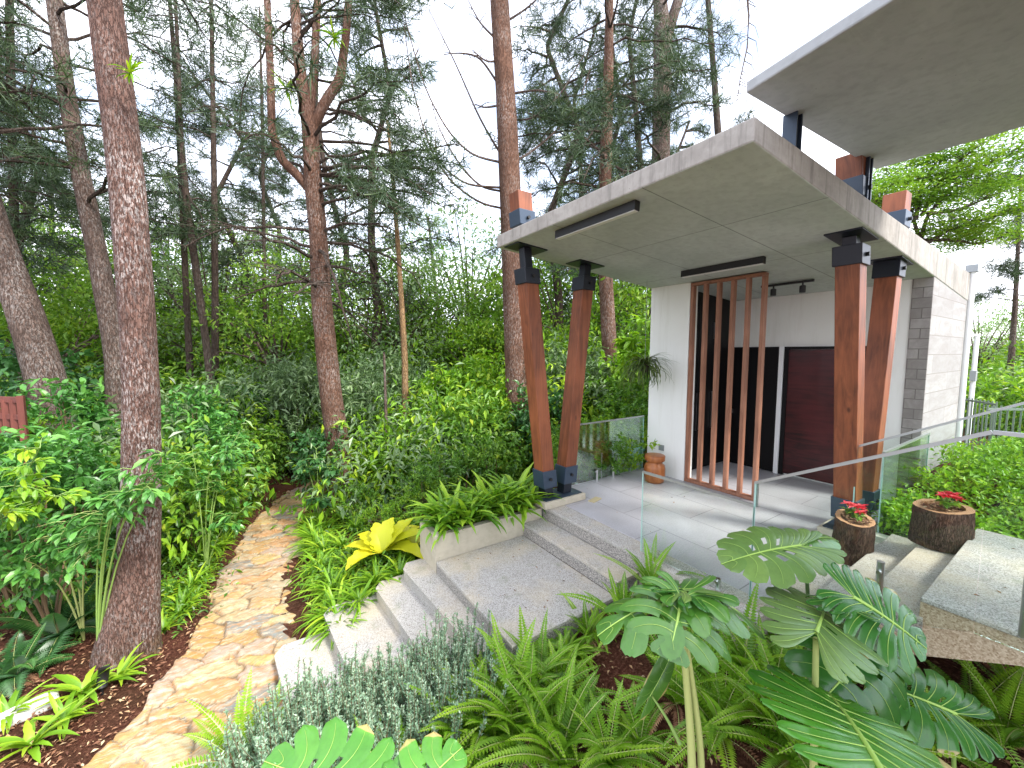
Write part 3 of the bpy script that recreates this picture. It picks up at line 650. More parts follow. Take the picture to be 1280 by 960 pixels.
ibeam(3.9, -4.0, -.3, 4.0, .2).obj('post', 'blue_steel', up, loc=UL); ibeam(5.5, -4.0, -.3, 4.15, .2).obj('post', 'blue_steel', up, loc=UL)

# ------------------------------------------------------------------ glass balustrades
def glass_panel(parent, p, th=.012, rail=True, edge=(1, 1), railw=.028):
    """p: four corners (bottom a, bottom b, top b, top a) in a vertical plane"""
    a, b, c, d_ = [Vector(v) - parent.location for v in p]
    dirv = (b - a); dirv.z = 0; dirv.normalize(); n_ = Vector((-dirv.y, dirv.x, 0)) * th / 2
    MB().hexa([a - n_, b - n_, a + n_, b + n_, d_ - n_, c - n_, d_ + n_, c + n_]).obj('glass_pane', 'glass', parent)
    if rail: MB().bar(d_ + Vector((0, 0, .012)), c + Vector((0, 0, .012)), railw, .022).obj('top_rail', 'rail_metal', parent)
    for u, v_ in [((a, d_), (b, c))[k] for k in (0, 1) if edge[k]]:
        MB().bar(u, v_, .012, .003).obj('glass_edge', 'glass_edge', parent)
def spigots(parent, pts, h_=.2, r=.022):
    for p in pts:
        p = Vector(p) - parent.location
        o = MB().tube([p, p + Vector((0, 0, h_))], r, 12).obj('spigot', 'steel', parent)
        MB().tube([p + Vector((-.045, 0, h_ * .82)), p + Vector((0, 0, h_ * .82))], .014, 10).obj('clamp', 'steel', o)
g1 = empty('glass_balustrade', (3.52, 2.0, 0), 'low glass balustrade at the near edge of the terrace and up beside the side stairs', 'balustrade')
xg = 3.50
glass_panel(g1, [(xg, 2.745, .03), (xg, 1.61, .03), (xg, 1.61, .90), (xg, 2.745, .90)])
glass_panel(g1, [(xg, 1.605, .05), (xg, .37, .55), (xg, .37, 1.735), (xg, 1.605, 1.10)], edge=(1, 0))
glass_panel(g1, [(xg, .365, .55), (xg, -2.0, .55), (xg, -2.0, 1.745), (xg, .365, 1.735)], edge=(0, 1))
MB().bar((0, 1.607 - 2, .90), (0, 1.607 - 2, 1.11), .03, .022).obj('rail_riser', 'rail_metal', g1)
spigots(g1, [(xg + .03, 1.42, .16), (xg + .03, .80, .42), (xg + .03, .19, .62)], .36)
spigots(g1, [(xg + .03, 2.5, .0), (xg + .03, 1.9, .0)], .12)
g2 = empty('glass_balustrade', (5.6, 1, 0), 'sloping glass balustrade beside the bright garden behind the stump pots', 'balustrade')
glass_panel(g2, [(5.61, 1.54, .05), (5.61, .0, .62), (5.61, .0, 1.98), (5.61, 1.54, 1.14)])
glass_panel(g2, [(5.61, -.01, .62), (5.61, -2.5, .62), (5.61, -2.5, 1.98), (5.61, -.01, 1.98)])
glass_panel(g2, [(5.80, 1.36, .18), (7.7, 1.36, .18), (7.7, 1.36, 1.08), (5.80, 1.36, 1.08)])
g3 = empty('glass_balustrade', (5.2, 4.8, 0), 'glass balustrade on the far side of the terrace beside the white wall', 'balustrade')
glass_panel(g3, [(4.14, 4.80, .03), (6.10, 4.80, .03), (6.10, 4.80, 1.0), (4.14, 4.80, 1.0)])
spigots(g3, [(4.88, 4.775, 0), (5.28, 4.775, 0)], .2, .022)
bar_ = MB(); bar_.tube([(5.05 - 5.2, .03, .0), (5.05 - 5.2, .03, .45)], .008, 6); bar_.obj('glass_stay', 'steel', g3)

# stool, floor plate
stl = empty('wooden_stool', (5.68, 4.22, 0), 'turned reddish wooden stool with a waist standing against the white wall', 'stool')
MB().lathe([(.13, 0), (.155, .02), (.17, .10), (.172, .24), (.16, .30), (.115, .335), (.115, .35), (.16, .375), (.165, .38), (.165, .45), (.158, .46)], 40).obj('body', 'stool_wood', stl, True)
MB().lathe([(.001, .461), (.150, .461), (.156, .463), (.150, .4655)], 40).obj('seat_top', 'stool_wood', stl, True)
fp = MB().box(-.11, .11, -.05, .05, 0, .012).obj('floor_plate', 'plate_yellow', loc=(4.22, 4.16, .001)); fp.rotation_euler = (0, 0, R(15)); tag(fp, 'small flat yellowish plate lying on the grey terrace tiles', 'plate')

# ------------------------------------------------------------------ stump pots with poinsettias
def stump(loc, r, h, lean, label, seed):
    o = empty('stump_pot', loc, label, 'planter', 'hollowed stump pots on the side stairs')
    N = 64; M = 14; r_ = np.random.default_rng(seed); th = np.arange(N) * 2 * np.pi / N
    mb = MB(); V = []
    for k in range(M):
        t = k / (M - 1); rr = r * (1.04 - .07 * t) * (1 + .035 * np.sin(th * 2 + seed) + .02 * np.sin(th * 5 + seed * 2) + r_.normal(size=N) * .008 + .014 * np.sin(th * 17 + 2 * np.sin(t * 6)))
        V.append(np.stack([rr * np.cos(th), rr * np.sin(th), h * t + .02 * np.sin(th + seed) * t], -1))
    V = np.array(V); i = np.arange(M - 1)[:, None] * N; j = np.arange(N)[None]; j2 = (j + 1) % N
    mb.add(V.reshape(-1, 3), np.stack([i + j, i + j2, i + N + j2, i + N + j], -1).reshape(-1, 4)); mb.obj('bark', 'bark_stump', o, True)
    top = V[-1]; inn = top * np.array([.72, .72, 1]); inn2 = inn - np.array([0, 0, .04])
    mb = MB(); mb.add(np.concatenate([top, inn, inn2]), np.concatenate([np.stack([np.arange(N), (np.arange(N) + 1) % N, (np.arange(N) + 1) % N + N, np.arange(N) + N], -1), np.stack([np.arange(N) + N, (np.arange(N) + 1) % N + N, (np.arange(N) + 1) % N + 2 * N, np.arange(N) + 2 * N], -1)]))
    mb.obj('cut_rim', 'stump_top', o)
    mb = MB(); mb.lathe([(r * .74, h - .06), (r * .70, h - .03), (r * .3, h - .015), (.01, h - .01)], 24)
    n = 160; a = r_.uniform(0, 6.28, n); q = r * .66 * np.sqrt(r_.uniform(0, 1, n)); pos = np.stack([q * np.cos(a), q * np.sin(a), np.full(n, h - .008)], -1)
    mb.obj('potting_mulch', 'mulch', o)
    mb = MB(); mb.inst(*LEAF4, pos, frames(rdir(n, r_) * (1, 1, .3), rdir(n, r_) * .3 + (0, 0, 1)), np.tile([.02, .045, .03], (n, 1)), r_.uniform(0, 1, n)); mb.obj('wood_chips', 'leaf_litter', o)
    o.rotation_euler = (lean[0], lean[1], 0)
    pp = empty('poinsettia', Vector(loc) + Vector((0, -.01, h - .02)), 'red poinsettia growing in the ' + ('smaller stump pot' if seed == 1 else 'larger stump pot'), 'flower', 'poinsettias in the stump pots')
    mr, mg, msn = MB(), MB(), MB()
    for k in range(7):
        a = r_.uniform(0, 6.28); q = r_.uniform(.0, r * .55); top_ = np.array([q * math.cos(a), q * math.sin(a), r_.uniform(.09, .15)])
        msn.tube([(0, 0, 0), top_ * .5, top_], .004, 5)
        m_ = 11; az = np.arange(m_) * 2 * np.pi / m_ * 2.4 + r_.uniform(0, 6); d_ = np.stack([np.cos(az), np.sin(az), r_.uniform(-.1, .5, m_)], -1)
        mr.inst(*LEAF4, np.tile(top_, (m_, 1)), frames(d_, np.tile([0, 0, 1.], (m_, 1))), np.tile([.035, .07, .07], (m_, 1)) * r_.uniform(.7, 1.1, (m_, 1)), r_.uniform(0, 1, m_))
        m_ = 7; az = r_.uniform(0, 6.28, m_); d_ = np.stack([np.cos(az), np.sin(az), r_.uniform(-.6, .1, m_)], -1)
        mg.inst(*LEAF4, np.tile(top_ * (1, 1, .6), (m_, 1)), frames(d_, np.tile([0, 0, 1.], (m_, 1))), np.tile([.035, .075, .07], (m_, 1)), r_.uniform(0, 1, m_))
    mr.obj('flowers', 'leaf_red', pp); mg.obj('leaves', 'leaf_shrub', pp); msn.obj('stems', 'stem_green', pp)
stump((4.93, 1.345, .142), .162, .43, (R(2), R(-2)), 'smaller hollowed log pot on the lowest stair tread, lit bark and red flowers on top', 1)
stump((5.28, .80, .42), .205, .36, (R(-1), R(2)), 'larger wide hollowed log pot on the upper stair tread', 2)

# ------------------------------------------------------------------ far right: fence and lamp post
fn = empty('bar_fence', (11.5, 3, -.3), 'grey green metal bar fence beyond the garden on the right', 'fence')
def fence_run(p0, p1, z0, z1, step=.11):
    p0, p1 = Vector(p0), Vector(p1); L = (p1 - p0).length; n = int(L / step); mb = MB()
    for k in range(n + 1):
        p = p0.lerp(p1, k / n) - fn.location; mb.box(p.x - .012, p.x + .012, p.y - .012, p.y + .012, z0 + .3, z1 + .3)
    mb.obj('bars', 'fence_green', fn)
    mb = MB(); 
    for z in (z0 + .12, z1 - .06): mb.bar(Vector((p0.x, p0.y, z)) - fn.location, Vector((p1.x, p1.y, z)) - fn.location, .03, .04)
    mb.obj('rails', 'fence_green', fn)
fa = at(1200, 520, 9.6); fd = at(1245, 515, 8.6); fc = at(1234, 515, 7.1); fe = at(1345, 520, 7.0)
fence_run((fa.x, fa.y, 0), (fd.x, fd.y, 0), -.4, 1.12); fence_run((fc.x, fc.y, 0), (fe.x, fe.y, 0), -.4, 1.24)
lp = at(1213, 510, 9.6); lpo = empty('lamp_post', (lp.x, lp.y, -.4), 'slim white lamp post beside the end wall on the right', 'lamp post')
MB().tube([(0, 0, 0), (0, 0, 3.0)], .045, 10).obj('post', 'white_paint', lpo); MB().bar((0, 0, 3.0), (-RX * .5, -RY * .5, 3.0), .05).obj('arm', 'white_paint', lpo)
MB().box(-.09, .09, -.05, .05, 1.9, 2.15).obj('box', 'grey_metal', lpo)

# ================================================================== PLANTS
LM = [(330, 800, 'the edge of the lowest granite step'), (560, 800, 'the near edge of the granite landing'), (178, 600, 'the big lichen-flecked pine trunk'), (410, 450, 'the forked pine'), (640, 450, 'the tall pine behind the left V column'), (370, 620, 'the far end of the path'),
      (280, 760, 'the middle of the flagstone path'), (210, 920, 'the near end of the flagstone path'), (500, 740, 'the lowest granite steps'), (600, 660, 'the long planter'),
      (650, 740, 'the granite landing'), (860, 760, 'the pale thick-stalked monstera'), (1030, 780, 'the tall monstera leaf'), (1090, 900, 'the huge glossy monstera leaf'), (440, 940, 'the monstera leaf at the bottom edge'),
      (480, 680, 'the yellow leafy plant'), (760, 560, 'the far glass balustrade'), (1180, 660, 'the larger stump pot'), (1215, 460, 'the slim white lamp post'), (20, 500, 'the red timber railing'),
      (1200, 800, 'the floating side stairs'), (400, 870, 'the grey-green rosemary'), (130, 850, 'the black path light')]
_used = {}
def where(p, own=None):
    px_, py_ = pix(p); L = sorted((((px_ - a) ** 2 + (py_ - b) ** 2) ** .5, a, b, t) for a, b, t in LM if not own or own not in t)
    def rel(a, b):
        dx, dy = px_ - a, py_ - b
        if abs(dx) > abs(dy) * 1.1: return 'right of' if dx > 0 else 'left of'
        return 'in front of' if dy > 0 else 'behind'
    return L, rel
def lab(desc, p, used=_used):
    """a description plus the landmark that singles it out"""
    L, rel = where(p)
    c = [desc + ' ' + rel(a, b) + ' ' + t for d, a, b, t in L[:2]]
    for x in c:
        if x not in used and len(x.split()) <= 16: used[x] = 1; return x
    for q in ('nearer ', 'farther ', 'small ', 'taller ', 'lower ', 'spreading ', 'narrow ', 'leaning ', 'lighter '):
        x = q + c[0]
        if x not in used and len(x.split()) <= 16: used[x] = 1; return x
    return c[0]
def ground_at(px_, py_, z0=-1.0):
    z = z0
    for _ in range(12):
        p = atz(px_, py_, z); z = .5 * z + .5 * ground(p.x, p.y)
    p = atz(px_, py_, z); return Vector((p.x, p.y, ground(p.x, p.y)))

# ---------------------------------------------------------------- mesh kits
def rachis(L, e0, bend, n, az=0., wig=0.):
    s = np.linspace(0, 1, n); th = e0 - bend * s; r = np.concatenate([[0], np.cumsum(np.cos(th[:-1]))]) * L / (n - 1); z = np.concatenate([[0], np.cumsum(np.sin(th[:-1]))]) * L / (n - 1)
    a = az + wig * s; return np.stack([r * np.cos(a), r * np.sin(a), z], -1)
def frond(mb, ms, L, e0, bend, az, wmax, pairs, r_, var, lw=.0185):
    P = rachis(L, e0, bend, pairs + 2, az, r_.uniform(-.25, .25)); T = np.gradient(P, axis=0); T /= np.linalg.norm(T, axis=1)[:, None]
    side = np.cross(T, [0, 0, 1.]); side /= np.linalg.norm(side, axis=1)[:, None]; N = np.cross(side, T)
    s = np.linspace(0, 1, len(P)); k = slice(2, None)
    prof = wmax * np.clip(np.minimum(s * 5 + .25, 1) * (1 - s ** 2.6) + .05, 0, 1)
    roll = r_.uniform(-.4, .4)
    for sg in (-1, 1):
        d = side * sg * 1.0 + T * .35 + N * (.18 + roll * sg); up_ = N
        pos = P[k]; n = len(pos); sc = np.stack([np.full(n, lw * L / .5), prof[k] * r_.uniform(.9, 1.08, n), prof[k]], -1)
        mb.inst(*LEAF4, pos, frames(d[k], up_[k]), sc, np.clip(var + r_.normal(size=n) * .06 + s[k] * .1, 0, 1))
    ms.tube(P[::3] if len(P) > 9 else P, np.linspace(.0035, .0012, len(P[::3] if len(P) > 9 else P)), 4, False, var=var)
def sword_fern(seed, n=21, L=.52, w_=.062, pairs=30, upright=1.15, mat='leaf_fern'):
    r_ = np.random.default_rng(seed); mb, ms = MB(), MB()
    for k in range(n):
        t = k / n; az = k * 2.4 + r_.uniform(-.3, .3)
        frond(mb, ms, L * r_.uniform(.7, 1.2), upright + .25 - .8 * t + r_.uniform(-.15, .15), r_.uniform(.5, 1.6), az, w_ * r_.uniform(.85, 1.15), pairs, r_, r_.uniform(.15, .85))
    md = MB()
    for k in range(3): frond(md, ms, L * r_.uniform(.6, .9), r_.uniform(.1, .5), r_.uniform(1.2, 2.0), r_.uniform(0, 6.28), w_ * .7, pairs, r_, r_.uniform(.2, .9))
    return {'fronds': mb.mesh('fronds', mat), 'dead_fronds': md.mesh('dead_fronds', 'leaf_litter'), 'stalks': ms.mesh('stalks', 'stem_pale')}
def strap(mb, L, e0, bend, az, w_, r_, var, n=9, wave=.12):
    P = rachis(L, e0, bend, n, az, r_.uniform(-.3, .3)); T = np.gradient(P, axis=0); T /= np.linalg.norm(T, axis=1)[:, None]
    side = np.cross(T, [0, 0, 1.]); side /= np.linalg.norm(side, axis=1)[:, None] + 1e-9; N = np.cross(side, T)
    s = np.linspace(0, 1, n); hw = w_ * np.clip(np.minimum(.35 + s * 2.4, 1) * (1 - s ** 3.5) + .02, 0, 1) * (1 + wave * np.sin(s * 30 + r_.uniform(0, 6)))
    fold = .35
    A = P + side * hw[:, None] + N * (hw * fold)[:, None]; B = P - side * hw[:, None] + N * (hw * fold)[:, None]
    V = np.stack([A, P, B], 1).reshape(-1, 3); i = np.arange(n - 1)[:, None] * 3; j = np.arange(2)[None]
    mb.add(V, np.stack([i + j, i + j + 1, i + 3 + j + 1, i + 3 + j], -1).reshape(-1, 4), np.repeat(np.clip(var + .15 * s - .05, 0, 1), 3))
def strap_fern(seed, n=30, L=.42, w_=.022, mat='leaf_strap', up_=1.3, bend=(1.0, 2.4)):
    r_ = np.random.default_rng(seed); mb = MB()
    for k in range(n):
        t = k / n; strap(mb, L * r_.uniform(.65, 1.15), up_ - .8 * t + r_.uniform(-.2, .2), r_.uniform(*bend), k * 2.4 + r_.uniform(-.4, .4), w_ * r_.uniform(.8, 1.2), r_, r_.uniform(.1, .9))
    return {'leaves': mb.mesh('leaves', mat, True)}
def rosemary(seed, n=80, h=.52):
    r_ = np.random.default_rng(seed); mb, ms = MB(), MB()
    for k in range(n):
        az = r_.uniform(0, 6.28); q = .26 * math.sqrt(r_.uniform(0, 1)); b = np.array([q * math.cos(az), q * math.sin(az), 0]); H_ = h * r_.uniform(.55, 1.1) * (1.1 - q)
        tip = b * r_.uniform(1.2, 1.8) + np.array([r_.normal() * .05, r_.normal() * .05, H_]); m1 = (b + tip) / 2 + np.array([0, 0, .03]) + b * .2
        s = np.linspace(0, 1, 7)[:, None]; P = (1 - s) ** 2 * b + 2 * s * (1 - s) * m1 + s ** 2 * tip; ms.tube(P, np.linspace(.004, .0015, 7), 4, False)
        m_ = int(95 * H_ / h); s = r_.uniform(.12, 1, m_)[:, None]; pos = (1 - s) ** 2 * b + 2 * s * (1 - s) * m1 + s ** 2 * tip
        d = rdir(m_, r_) * (1, 1, .4) + (0, 0, .75); ln = .034 * (1.15 - .5 * s[:, 0])
        mb.inst(*LEAF4, pos, frames(d, rdir(m_, r_)), np.stack([np.full(m_, .0105), ln, ln], -1), np.clip(r_.normal(.5, .2, m_) + (s[:, 0] - .5) * .3, 0, 1))
    return {'foliage': mb.mesh('foliage', 'leaf_rosemary'), 'stems': ms.mesh('stems', 'stem_brown')}
def shrub(seed, rx=.5, h=1.0, clumps=40, per=16, leaf=.10, asp=.42, mat='leaf_shrub', droop=.3, tmpl=LEAF4, z0=.15, stems=7, smat='stem_brown', gap=.25):
    """clumps of leaves round twigs on and inside an uneven ellipsoid, carried by stems"""
    r_ = np.random.default_rng(seed); mb, ms = MB(), MB()
    dirs = rdir(clumps, r_); dirs[:, 2] = dirs[:, 2] * .8 + .25; rad = r_.uniform(.45, 1, clumps) ** .6
    rad *= 1 + gap * vnoise(dirs * 1.6, seed, 2)
    C_ = dirs * rad[:, None] * np.array([rx, rx, h * (1 - z0) / 2]) + np.array([0, 0, h * (z0 + (1 - z0) / 2)]); C_[:, 2] = np.maximum(C_[:, 2], .05 * h)
    for k in range(clumps):
        c = C_[k]; out = c - np.array([0, 0, h * .35]); out /= np.linalg.norm(out) + 1e-6
        m_ = max(4, int(per * r_.uniform(.6, 1.3))); s = r_.uniform(0, 1, m_)[:, None]; tw = out * leaf * 2.2
        pos = c + tw * s + r_.normal(size=(m_, 3)) * leaf * .25
        d = out * .55 + rdir(m_, r_) * .9 - np.array([0, 0, droop]); upv = rdir(m_, r_) * .45 + np.array([0, 0, 1.])
        L = leaf * r_.uniform(.65, 1.2, m_); cv = r_.uniform(.2, .75)
        mb.inst(*tmpl, pos, frames(d, upv), np.stack([L * asp, L, L], -1), np.clip(cv + r_.normal(size=m_) * .13, 0, 1))
    for k in range(stems):
        c = C_[r_.integers(clumps)]; b = np.array([r_.normal() * rx * .12, r_.normal() * rx * .12, -.1]); m1 = np.array([c[0] * .35, c[1] * .35, c[2] * .6]); s = np.linspace(0, 1, 7)[:, None]
        ms.tube((1 - s) ** 2 * b + 2 * s * (1 - s) * m1 + s ** 2 * c, np.linspace(.012, .004, 7) * (h ** .6), 5, False)
    return {'foliage': mb.mesh('foliage', mat), 'stems': ms.mesh('stems', smat)}
NT = [needle_t(13, 3, .030), needle_t(11, 5, .036)]
def limb(mb, ms, p0, az, e0, bend, L, r0, r_, dens=1.0, cl=.30, bare=.35, sub=9, kit=NT[0]):
    """one conifer limb with side twigs and needle sprays"""
    n = 9; P = rachis(L, e0, bend, n, az, r_.uniform(-.35, .35)) + p0
    P[1:] += r_.normal(size=(n - 1, 3)) * L * .012
    ms.tube(P, np.linspace(r0, r0 * .25, n), 5, False)
    pos = []; dr = []
    for k in range(sub):
        t = bare + (1 - bare) * (k + r_.uniform(0, 1)) / sub; i = t * (n - 1); i0 = min(n - 2, int(i)); q = P[i0] + (P[i0 + 1] - P[i0]) * (i - i0)
        a = az + r_.choice([-1, 1]) * r_.uniform(.5, 1.3); l2 = L * .34 * (1.15 - t) + .25; Q = rachis(l2, r_.uniform(-.2, .5), r_.uniform(.2, 1.2), 5, a, 0) + q
        ms.tube(Q, np.linspace(r0 * .25, r0 * .08, 5), 3, False)
        m_ = max(0, int(dens * l2 / (cl * .32)))
        if m_:
            u = r_.uniform(.15, 1.05, m_); pp = np.stack([np.interp(u * 4, range(5), Q[:, c]) for c in range(3)], -1); pos.append(pp + r_.normal(size=(m_, 3)) * cl * .28)
            d = (Q[-1] - Q[0]); d /= np.linalg.norm(d); dr.append(d[None] * .7 + r_.normal(size=(m_, 3)) * .55 - np.array([0, 0, .35]))
    if pos:
        pos = np.concatenate(pos); dr = np.concatenate(dr); m_ = len(pos)
        mb.inst(*kit, pos, frames(dr, rdir(m_, r_)), cl * r_.uniform(.7, 1.3, m_), np.clip(r_.normal(.45, .22, m_), 0, 1))
def trunk_mb(P, rad, sides=20, rough=.05, seed=0, flare=True, fine=0):
    """smooth resample + bark relief"""
    P = np.asarray(P, float); n0 = len(P); L = np.concatenate([[0], np.cumsum(np.linalg.norm(np.diff(P, axis=0), axis=1))]); n = int(L[-1] / fine) if fine else max(12, int(L[-1] / max(.07, rad[0] * .55)))
    u = np.linspace(0, L[-1], n); Q = np.stack([np.interp(u, L, P[:, c]) for c in range(3)], -1)
    for _ in range(3): Q[1:-1] = (Q[:-2] + 2 * Q[1:-1] + Q[2:]) / 4
    R_ = np.interp(u, L, rad); th = np.arange(sides) * 2 * np.pi / sides
    g = np.stack([np.cos(th)[None].repeat(n, 0), np.sin(th)[None].repeat(n, 0), np.repeat(u[:, None], sides, 1)], -1)
    D = 1 + rough * vnoise(g * np.array([2.2, 2.2, 1.3]), seed, 4) + rough * .5 * vnoise(g * np.array([9, 9, 3.0]), seed + 1, 2)
    if fine: D += -.035 * np.abs(vnoise(g * np.array([13, 13, 4.5]), seed + 7, 3)) ** .5 + .03
    if flare: D *= 1 + (.08 + .16 * np.sin(th * 3 + seed) + .09 * np.sin(th * 5))[None] * np.exp(-u / .38)[:, None]
    return MB().tube(Q, R_, sides, True, D), Q, R_

# ---------------------------------------------------------------- the named trees
def px_trunk(lst, hd, zb=None):
    """lst of (px,py,width px) bottom to top -> points and radii at one horizontal distance"""
    P, rr = [], []
    for px_, py_, w_ in lst:
        p = at(px_, py_, hd); P.append(tuple(p)); z = p.z - CH; dep = hd * math.cos(PITCH) - z * math.sin(PITCH); rr.append(w_ * dep / FPX / 2 * .97 / math.sqrt(1 + ((px_ - 640) / FPX) ** 2))
    return P, rr
def named_tree(name, label, lst, hd, bmat, extra=(), limbs=None, seed=0, sides=20, rough=.05, top=None, group=None, cat='tree', nmat='leaf_needle'):
    P, rr = px_trunk(lst, hd); b = P[0]; gzv = ground(b[0], b[1])
    if b[2] > gzv - .15: P = [(b[0] + (P[0][0] - P[1][0]) * .1, b[1] + (P[0][1] - P[1][1]) * .1, gzv - .25)] + P; rr = [rr[0] * 1.15] + rr
    if top:      # carries on above the frame
        q = np.array(P[-1]); d = q - np.array(P[-2]); d /= np.linalg.norm(d); d = d * .6 + np.array([0, 0, .4]); P.append(tuple(q + d * top)); rr.append(rr[-1] * .45)
    o = empty(name, P[0], label, cat, group); mb, Q, R_ = trunk_mb(np.array(P) - np.array(P[0]), rr, sides, rough, seed, True, .035 if sides > 100 else 0)
    mb.obj('trunk', bmat, o, True)
    for lst2, bm in extra:
        P2, r2 = px_trunk(lst2, hd); m2, q2, _ = trunk_mb(np.array(P2) - np.array(P[0]), r2, 10, rough, seed + 3, False); m2.obj('bough', bmat, o, True)
    if limbs:
        r_ = np.random.default_rng(seed + 50); mb, ms = MB(), MB()
        for (z0, z1, n, L0, L1, e0, e1, dens, bare, azc, azs) in limbs:
            for k in range(n):
                z = r_.uniform(z0, z1) - P[0][2]; i = np.argmin(np.abs(Q[:, 2] - z)); az = r_.uniform(0, 6.28) if azc is None else azc + r_.uniform(-azs, azs)
                limb(mb, ms, Q[i], az, r_.uniform(e0, e1), r_.uniform(.2, 1.3), r_.uniform(L0, L1), R_[i] * .16 + .012, r_, dens, .30, bare, 10)
        ms.obj('branches', 'bark_dark', o, False)
        if mb.n: mb.obj('foliage', nmat, o)
    return o, np.array(P[0]), Q, R_
azR = math.atan2(RY, RX)      # azimuth of the photo's right-hand direction
named_tree('pine_tree', 'big leaning pine trunk flecked with white lichen, nearest tree beside the path',
    [(160, 815, 88), (165, 770, 74), (173, 700, 59), (177, 600, 52), (177, 500, 49), (172, 400, 48), (161, 250, 50), (150, 150, 50), (138, 60, 50), (130, 0, 50)], 4.16, 'bark_pine', seed=1, sides=150, rough=.045, top=6,
    limbs=[(6.2, 9, 5, 2.0, 3.6, -.1, .5, .6, .5, None, 0)])
T2 = named_tree('pine_tree', 'pine behind the planter bed whose trunk forks and loops into several boughs',
    [(432, 645, 38), (424, 570, 31), (412, 480, 29), (402, 380, 27), (398, 290, 24), (392, 230, 24), (388, 160, 22), (375, 90, 16), (368, 0, 13)], 8.8, 'bark_red', seed=2, top=4,
    extra=[([(394, 245, 15), (378, 225, 14), (352, 200, 13), (340, 165, 12), (338, 90, 11), (334, 0, 10)], 0), ([(392, 160, 14), (405, 130, 14), (425, 100, 13), (432, 50, 11), (436, 0, 10)], 0), ([(388, 140, 12), (393, 80, 11), (397, 0, 10)], 0)],
    limbs=[(2.8, 5, 14, 1.5, 3.0, -.3, .5, 0.04, .3, None, 0), (5, 11, 22, 1.8, 3.4, -.2, .8, .35, .35, None, 0), (5.5, 10, 11, 2.2, 3.4, 0, .7, .8, .35, azR, .5)])
named_tree('pine_tree', 'tall straight pine rising behind the left V column, bare drooping limbs on its left',
    [(649, 605, 38), (648, 560, 34), (646, 480, 30), (643, 400, 28), (640, 300, 28), (636, 200, 27), (631, 100, 25), (624, 0, 24)], 10.6, 'bark_red', seed=3, top=6)
named_tree('pine_tree', 'pale barked pine seen between the left V column and the white wall',
    [(772, 590, 26), (769, 540, 22), (763, 450, 20), (757, 350, 18), (755, 250, 17), (760, 120, 14), (762, 0, 10)], 11.6, 'bark_red', seed=4, top=4,
    limbs=[(4, 7.5, 15, 1.6, 3.0, 0, .8, .5, .4, None, 0), (7.5, 13, 24, 1.8, 3.4, -.2, .7, 1.1, .35, None, 0)])
named_tree('pine_tree', 'pine with a forked top standing behind the middle of the pavilion roof',
    [(822, 420, 24), (825, 300, 24), (826, 200, 23), (827, 120, 22), (829, 60, 25), (825, 0, 18)], 14, 'bark_grey', seed=5, top=4,
    extra=[([(829, 65, 16), (838, 30, 15), (848, 0, 14)], 0)], limbs=[(7, 14, 12, 1.5, 2.6, -.2, .8, .8, .4, None, 0)])
named_tree('pine_tree', 'curving brown pine just behind the big lichen-flecked trunk',
    [(150, 560, 38), (146, 450, 32), (128, 350, 30), (112, 270, 29), (98, 200, 28), (82, 110, 26), (68, 0, 24)], 8.6, 'bark_grey', seed=6, top=4,
    limbs=[(4.5, 10, 18, 1.4, 3.0, -.2, .7, .4, .35, None, 0)])
named_tree('pine_tree', 'thick pale pine trunk leaning in from the left edge',
    [(75, 560, 62), (58, 470, 56), (35, 400, 54), (8, 330, 50), (-25, 230, 46), (-50, 130, 44), (-70, 0, 42)], 7.4, 'bark_grey', seed=7, top=4, sides=28,
    limbs=[(5, 10, 12, 1.4, 3.2, -.2, .7, .5, .3, None, 0)])
named_tree('pine_tree', 'slim dark conifer at the far left with crowded limbs',
    [(26, 480, 15), (22, 380, 15), (17, 250, 14), (14, 130, 13), (12, 0, 12)], 10.5, 'bark_dark', seed=8, top=5,
    limbs=[(4, 12, 26, 1.5, 3.0, -.3, .6, .8, .2, None, 0)])
for i, (ls, hd, lb) in enumerate((([(238, 470, 10), (232, 350, 9), (226, 220, 8), (220, 100, 7), (212, 0, 6)], 13, 'left of a thin dark pair of pines beyond the big trunk'),
        ([(264, 480, 12), (258, 430, 11), (244, 330, 11), (234, 260, 10), (226, 170, 8), (222, 60, 6)], 12, 'thin leaning pine crossing its neighbours beyond the big trunk'),
        ([(269, 480, 11), (269, 380, 10), (268, 250, 9), (266, 120, 7), (264, 0, 6)], 12.4, 'thin upright dark pine right of the leaning thin pine'),
        ([(333, 470, 6), (331, 380, 6), (330, 300, 5), (328, 150, 5)], 16, 'very thin distant pine between the thin pines and the forked pine'))):
    named_tree('pine_tree', lb, ls, hd, 'bark_dark', seed=20 + i, sides=10, top=4, limbs=[(5.5, 13, 18, 1.0, 2.2, -.4, .6, .6, .25, None, 0)])
named_tree('young_tree', 'thin pale tan sapling trunk between the forked pine and the tall pine',
    [(508, 600, 10), (507, 540, 9), (506, 450, 8), (502, 380, 7), (497, 300, 6), (490, 210, 5), (484, 150, 3)], 10.2, 'bark_tan', seed=30, sides=10, limbs=[(5, 7, 5, .8, 1.4, -.2, .4, .3, .3, None, 0)])
named_tree('young_tree', 'short thin bare stem in front of the shrubs left of the tan sapling', [(482, 630, 6), (483, 560, 6), (482, 500, 4), (480, 440, 3)], 9.0, 'bark_grey', seed=31, sides=8)
named_tree('young_tree', 'faint distant sapling under the pale sky', [(556, 480, 5), (549, 400, 5), (541, 330, 4), (535, 270, 3)], 20, 'bark_grey', seed=32, sides=8, limbs=[(4, 9, 22, .8, 1.6, -.2, .8, .3, .2, None, 0)], nmat='leaf_hazy')
